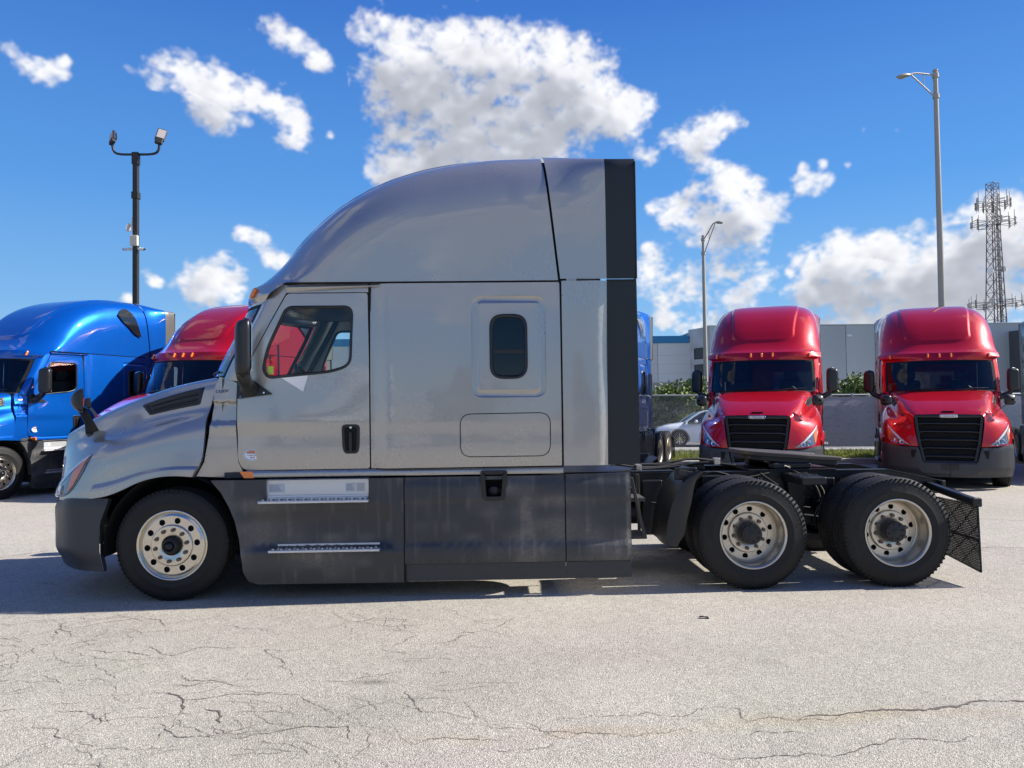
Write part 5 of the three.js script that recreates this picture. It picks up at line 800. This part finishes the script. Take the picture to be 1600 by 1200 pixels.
// ------------------------------------------------------------------ lamps
const poleMat = std(0.36, 0.33, 0.28, 0.6, 0.1, { roughnessMap: grime }), darkPole = std(0.025, 0.024, 0.024, 0.5, 0.2);
function streetLamp(label, x, z, h, turn, rise = 0) {
  const t = thing('street_lamp', label, 'street lamp'); t.position.set(x, 0, z); t.rotation.y = turn;
  part('pole', new THREE.CylinderGeometry(0.085, 0.145, h, 12).translate(0, h / 2, 0), poleMat, t);
  part('pole_cap', join(drum(0, 0, 0, 0.06, 0.1, 12).rotateX(-Math.PI / 2).translate(0, h, 0), ...[h - 0.18, h - 1.0].map((y) => new THREE.CylinderGeometry(0.125, 0.125, 0.16, 12).translate(0, y, 0))), poleMat, t);
  part('arm', join(pipe([[-0.1, h - 0.16, 0], [-0.55, h - 0.17 + rise * 0.4, 0], [-1.0, h - 0.2 + rise * 0.85, 0], [-1.35, h - 0.3 + rise, 0]], 0.034, 16, 8), bar([-0.1, h - 1.0, 0], [-1.2, h - 0.3 + rise * 0.95, 0], 0.028), bar([-0.6, h - 0.66 + rise * 0.45, 0], [-0.6, h - 0.2 + rise * 0.45, 0], 0.016)), poleMat, t);
  part('lamp_head', sheet((u, v) => { const a = v * 6.2832, w = Math.pow(Math.sin(Math.PI * clamp(u * 0.97 + 0.015)), 0.6); return [-1.25 - 0.66 * u, h - 0.32 + rise - 0.13 * u + 0.1 * w * Math.sin(a) * (Math.sin(a) > 0 ? 1 : 0.65), 0.17 * w * Math.cos(a)]; }, 16, 20), poleMat, t);
  part('lamp_glass', sheet((u, v) => { const w = Math.sin(Math.PI * lerp(0.2, 0.95, u)); return [-1.25 - 0.66 * lerp(0.25, 0.95, u), h - 0.32 + rise - 0.13 * lerp(0.25, 0.95, u) - 0.075 * w, 0.12 * w * lerp(-1, 1, v)]; }, 8, 6), std(0.3, 0.3, 0.26, 0.3), t);
}
streetLamp('tall tan street lamp rising behind the red tractor near the tower, arm to the left', 20.6, -21.3, 14.7, 0.28);
streetLamp('tan street lamp farther off beside the white building, arm turned away', 15.5, -36.4, 11.5, 1.9, 0.85);
{
  const t = thing('floodlight_pole', 'dark square pole with two floodlights and cameras behind the blue tractor', 'floodlight'); t.position.set(-7.28, 0, -14.08);
  const H = 9.15;
  part('pole', box(-0.07, 0.07, 0, H, -0.07, 0.07, 0.012), darkPole, t);
  part('pole_joint', join(box(-0.09, 0.09, H - 0.35, H, -0.09, 0.09, 0.01), box(-0.095, 0.095, H - 1.35, H - 1.15, -0.095, 0.095, 0.01)), darkPole, t);
  part('cross_arm', pipe([[-0.66, H + 0.32, 0.03], [-0.66, H + 0.14, 0], [-0.6, H + 0.01, 0], [-0.46, H - 0.04, 0], [0, H - 0.05, 0], [0.46, H - 0.04, 0], [0.6, H + 0.01, 0], [0.66, H + 0.14, 0], [0.66, H + 0.32, 0.03]], 0.035, 40, 10), darkPole, t);
  for (const s of [-1, 1]) {
    const f = group('floodlight', t); f.position.set(s * 0.66, H + 0.3, 0.03); f.rotation.set(-0.35, s > 0 ? 0.35 : -0.75, s > 0 ? -0.12 : 0.42);
    part('lamp_body', join(box(-0.13, 0.13, 0.06, 0.46, -0.05, 0.03, 0.02), box(-0.1, 0.1, -0.06, 0.1, -0.06, 0.06, 0.02), [...Array(6)].map((_, i) => box(-0.11, 0.11, 0.1 + i * 0.055, 0.11 + i * 0.055, -0.09, -0.05, 0))), darkPole, f);
    part('lamp_glass', box(-0.105, 0.105, 0.14, 0.43, 0.028, 0.036, 0.004), std(0.42, 0.38, 0.36, 0.35), f);
  }
  part('junction_box', box(-0.1, 0.11, 6.42, 6.72, 0.06, 0.17, 0.015), std(0.62, 0.57, 0.46, 0.6), t);
  const dish = group('antenna_dish', t);
  part('dish', new THREE.SphereGeometry(0.14, 20, 10, 0, 6.283, 0, 1.2).scale(1, 0.5, 1).rotateZ(1.35).translate(-0.16, 6.95, 0.05), M.white, dish);
  part('dish_bracket', join(box(-0.12, -0.06, 6.85, 7.15, -0.02, 0.04, 0.005), bar([-0.1, 7.28, 0], [-0.1, 6.9, 0], 0.015)), M.dullAlloy, dish);
  for (const s of [-1, 1]) { const c = group('security_camera', t); part('camera_body', drum(0, 0, -0.11, 0.11, 0.04, 14).rotateY(s * 1.1).rotateZ(-s * 0.12).translate(s * 0.2, 6.33, 0.08), M.white, c); part('camera_lens', drum(0, 0, 0.11, 0.125, 0.034, 14).rotateY(s * 1.1).rotateZ(-s * 0.12).translate(s * 0.2, 6.33, 0.08), M.gap, c); part('camera_arm', bar([s * 0.06, 6.35, 0.04], [s * 0.16, 6.37, 0.07], 0.018), M.white, c); }
}
// ------------------------------------------------------------------ warehouses behind the road
const wallMat = (r, g, b) => { const a = tileable(512, 120, 61), c = tileable(512, 30, 62); const t = noiseTexture(512, (x, y) => { const v = 0.9 + 0.12 * (a(x, y) - 0.5) + 0.1 * (c(x, y) - 0.5); return [v, v, v]; }, true); t.repeat.set(0.06, 0.06); return std(r, g, b, 0.85, 0, { map: t, bumpMap: asphaltBump, bumpScale: 0.004 }); };
const winGlass = phys(0.015, 0.025, 0.035, 0.05, 0, { clearcoat: 1, clearcoatRoughness: 0.02 });
{
  const A = thing('warehouse', 'long white block warehouse with a blue parapet band, behind the trees', 'building');
  const Z = -81, W = wallMat(0.78, 0.78, 0.79);
  const lower = [...Array(16)].map((_, i) => box(-45 + i * 4.5 + 0.02, -45 + (i + 1) * 4.5 - 0.02, 0, 8.75, Z - 30, Z, 0.02));
  lower.forEach((g, i) => { if (-45 + i * 4.5 < 26) part('wall_panel', g, W, A); });
  part('parapet_band', box(-45.1, 26.2, 8.75, 9.6, Z - 30, Z + 0.12, 0.03), std(0.02, 0.2, 0.42, 0.5), A);
  part('block_courses', join([...Array(7)].map((_, i) => box(-45, 26.2, 1.0 + i * 1.05, 1.03 + i * 1.05, Z - 0.01, Z + 0.012, 0))), std(0.45, 0.46, 0.48, 0.9), A);
  part('service_door', box(21.9, 25.2, 0, 4.1, Z - 0.1, Z + 0.15, 0.03), std(0.33, 0.3, 0.28, 0.8), A);
  const B = thing('office_building', 'tall grey panelled warehouse with small windows behind the red tractors', 'building');
  const G = wallMat(0.6, 0.62, 0.635), zf = -77.5, top = 10.3;
  const facet = new THREE.Shape([[26.4, 0], [26.4, top], [28.6, top], [28.6, 0]].map((p) => new THREE.Vector2(...p)));
  part('corner_wall', sheet((u, v) => [lerp(26.2, 27.6, u), lerp(0, top, v), lerp(-81.2, zf, u)], 4, 8), G, B);
  for (let i = 0; i < 11; i++) part('wall_panel', box(27.6 + i * 5.2 + 0.025, 27.6 + (i + 1) * 5.2 - 0.025, 0, top - (i % 3 === 2 ? 0.02 : 0), zf - 34, zf, 0.03), G, B);
  part('coping', box(27.5, 85, top, top + 0.14, zf - 34, zf + 0.06, 0.02), std(0.5, 0.51, 0.52, 0.6), B);
  const win = (x0, x1, y0, y1) => { const w = group('window', B), n = Math.max(1, Math.round((x1 - x0) / 0.9)), z = zf; part('frame', solid(rect(x0 - 0.08, x1 + 0.08, y0 - 0.08, y1 + 0.08), z - 0.05, z + 0.05, 0.01, [rect(x0, x1, y0, y1)]), M.frame, w); part('pane', box(x0, x1, y0, y1, z - 0.02, z + 0.01, 0), winGlass, w); for (let k = 1; k < n; k++) part('mullion', box(lerp(x0, x1, k / n) - 0.03, lerp(x0, x1, k / n) + 0.03, y0, y1, z, z + 0.03, 0), M.frame, w); part('transom', box(x0, x1, (y0 + y1) / 2 - 0.03, (y0 + y1) / 2 + 0.03, z, z + 0.03, 0), M.frame, w); };
  for (const y of [6.9, 4.9]) win(29.9, 32.6, y, y + 1.05);
  for (const y of [6.8, 4.9]) { const w = group('window', B); part('pane', sheet((u, v) => [lerp(26.62, 27.18, u), lerp(y, y + 1.15, v), lerp(-81.2, zf, lerp(0.3, 0.7, u)) + 0.1], 1, 1), winGlass, w); part('frame', sheet((u, v) => [lerp(26.56, 27.24, u), lerp(y - 0.07, y + 1.22, v), lerp(-81.2, zf, lerp(0.257, 0.743, u)) + 0.06], 1, 1), M.frame, w); }
  part('wall_lamp', box(43.3, 43.8, 9.0, 9.2, zf, zf + 0.2, 0.02), M.white, B);
  const C = thing('dark_building', 'dark grey building with a pale band at the foot of the lattice tower', 'building');
  for (let i = 0; i < 5; i++) part('wall_panel', box(62 + i * 6, 67.95 + i * 6, 0, 9.4, -98, -74, 0.03), wallMat(0.12, 0.125, 0.13), C);
  part('pale_band', box(63, 80, 6.6, 7.4, -74, -73.85, 0.03), M.pale, C);
}
// ------------------------------------------------------------------ lattice tower
{
  const t = thing('lattice_tower', 'tall steel lattice phone mast with crowded antenna arms', 'tower'); t.position.set(108.6, 0, -148.8); t.rotation.y = 0.35;
  const steel = std(0.13, 0.12, 0.13, 0.55, 0.4), H = 47, half = (y) => lerp(1.75, 0.85, clamp(y / 38)), legs = [[1, 1], [1, -1], [-1, -1], [-1, 1]];
  const pt = (k, y) => [legs[k][0] * half(y), y, legs[k][1] * half(y)];
  const lv = []; for (let y = 0, s = 4.2; y < H - 1; y += s, s = Math.max(1.5, s * 0.93)) lv.push(y); lv.push(H);
  for (let k = 0; k < 4; k++) part('leg', join(bar(pt(k, 0), pt(k, 36), 0.16, 0.1, 6), bar(pt(k, 36), pt(k, H), 0.09, 0.06, 6)), steel, t);
  part('bracing', join(lv.slice(1).flatMap((y, i) => [0, 1, 2, 3].flatMap((k) => { const b = (k + 1) % 4, y0 = lv[i], m = (y0 + y) / 2; return [bar(pt(k, y0), pt(b, y), 0.055, 0.055, 4), bar(pt(b, y0), pt(k, y), 0.055, 0.055, 4), bar(pt(k, y), pt(b, y), 0.045, 0.045, 4)]; }))), steel, t);
  part('ladder', join(bar([half(0) + 0.4, 0, 0.3], [half(36) + 0.45, 40, 0.3], 0.04, 0.04, 4), bar([half(0) + 0.4, 0, -0.2], [half(36) + 0.45, 40, -0.2], 0.04, 0.04, 4), [...Array(60)].map((_, i) => { const y = 1 + i * 0.65, x = lerp(half(0) + 0.4, half(36) + 0.45, y / 40); return box(x - 0.02, x + 0.02, y, y + 0.03, -0.2, 0.3, 0); })), steel, t);
  part('feed_lines', join([0, 1, 2].map((i) => bar([-0.4 + i * 0.4, 0, half(0) * 0.9], [-0.3 + i * 0.3, 42, half(42) * 0.9], 0.09, 0.07, 5))), std(0.03, 0.03, 0.03, 0.7), t);
  const r = mulberry(17), pale = std(0.4, 0.4, 0.36, 0.6), brown = std(0.2, 0.17, 0.13, 0.7);
  for (const [y, R, n] of [[42.6, 3.3, 9], [38.6, 4.2, 12], [21.5, 5.2, 10]]) {
    const arm = [];
    for (let k = 0; k < 4; k++) { const a = k * Math.PI / 2 + 0.6; for (const d of [-0.35, 0.35]) for (const q of [-0.45, 0.45]) arm.push(bar([Math.cos(a) * 0.7, y + q, Math.sin(a) * 0.7], [Math.cos(a + d) * R, y + q, Math.sin(a + d) * R], 0.06, 0.06, 5)); arm.push(bar([Math.cos(a - 0.4) * R, y - 0.45, Math.sin(a - 0.4) * R], [Math.cos(a + 0.4) * R, y - 0.45, Math.sin(a + 0.4) * R], 0.06, 0.06, 5), bar([Math.cos(a - 0.4) * R, y + 0.45, Math.sin(a - 0.4) * R], [Math.cos(a + 0.4) * R, y + 0.45, Math.sin(a + 0.4) * R], 0.06, 0.06, 5)); }
    part('antenna_frame', join(arm), steel, t);
    for (let i = 0; i < n; i++) { const a = i / n * 6.283 + 0.2 * r(), x = Math.cos(a) * R * 0.97, z = Math.sin(a) * R * 0.97, h = y > 40 ? lerp(1.6, 2.9, r()) : lerp(0.8, 1.7, r()), w = lerp(0.25, 0.5, r()), g = group('antenna', t); g.position.set(x, y, z); g.rotation.y = -a + Math.PI / 2; part('antenna_panel', box(-w / 2, w / 2, -h / 2, h / 2, -0.12, 0.12, 0.05), r() < 0.7 ? pale : brown, g); part('antenna_pipe', bar([0, -h / 2 - 0.4, -0.2], [0, h / 2 + 0.7 + r(), -0.2], 0.05, 0.05, 5), steel, g); }
  }
  for (const s of [-1, 1]) { const g = group('dish', t); part('dish_drum', drum(0, 0, -0.3, 0.3, 0.62, 20).rotateY(Math.PI / 2 * s + 0.5).translate(s * (half(29) + 0.9), 28.6 + s * 0.3, 0.5), M.white, g); part('dish_arm', bar([s * half(28), 28.6, 0.5], [s * (half(29) + 0.8), 28.6, 0.5], 0.08, 0.08, 5), steel, g); }
}
// ------------------------------------------------------------------ small things lying on the asphalt
{
  const m = std(0.012, 0.011, 0.01, 0.9), p = thing('rubber_scrap', 'small black scrap of rubber on the sunlit asphalt below the tandem wheels', 'scrap');
  p.position.set(4.56, 0.006, 2.07); part('scrap_piece', sheet((u, v) => [lerp(-0.035, 0.04, u), 0.012 * Math.sin(u * 5) * Math.sin(v * 3) + 0.004, lerp(-0.014, 0.016, v) + 0.012 * u], 8, 4), m, p); part('torn_edge', bar([-0.035, 0.004, -0.01], [0.03, 0.01, 0.02], 0.005, 0.003, 5), m, p);
}
renderer.render(scene, camera);
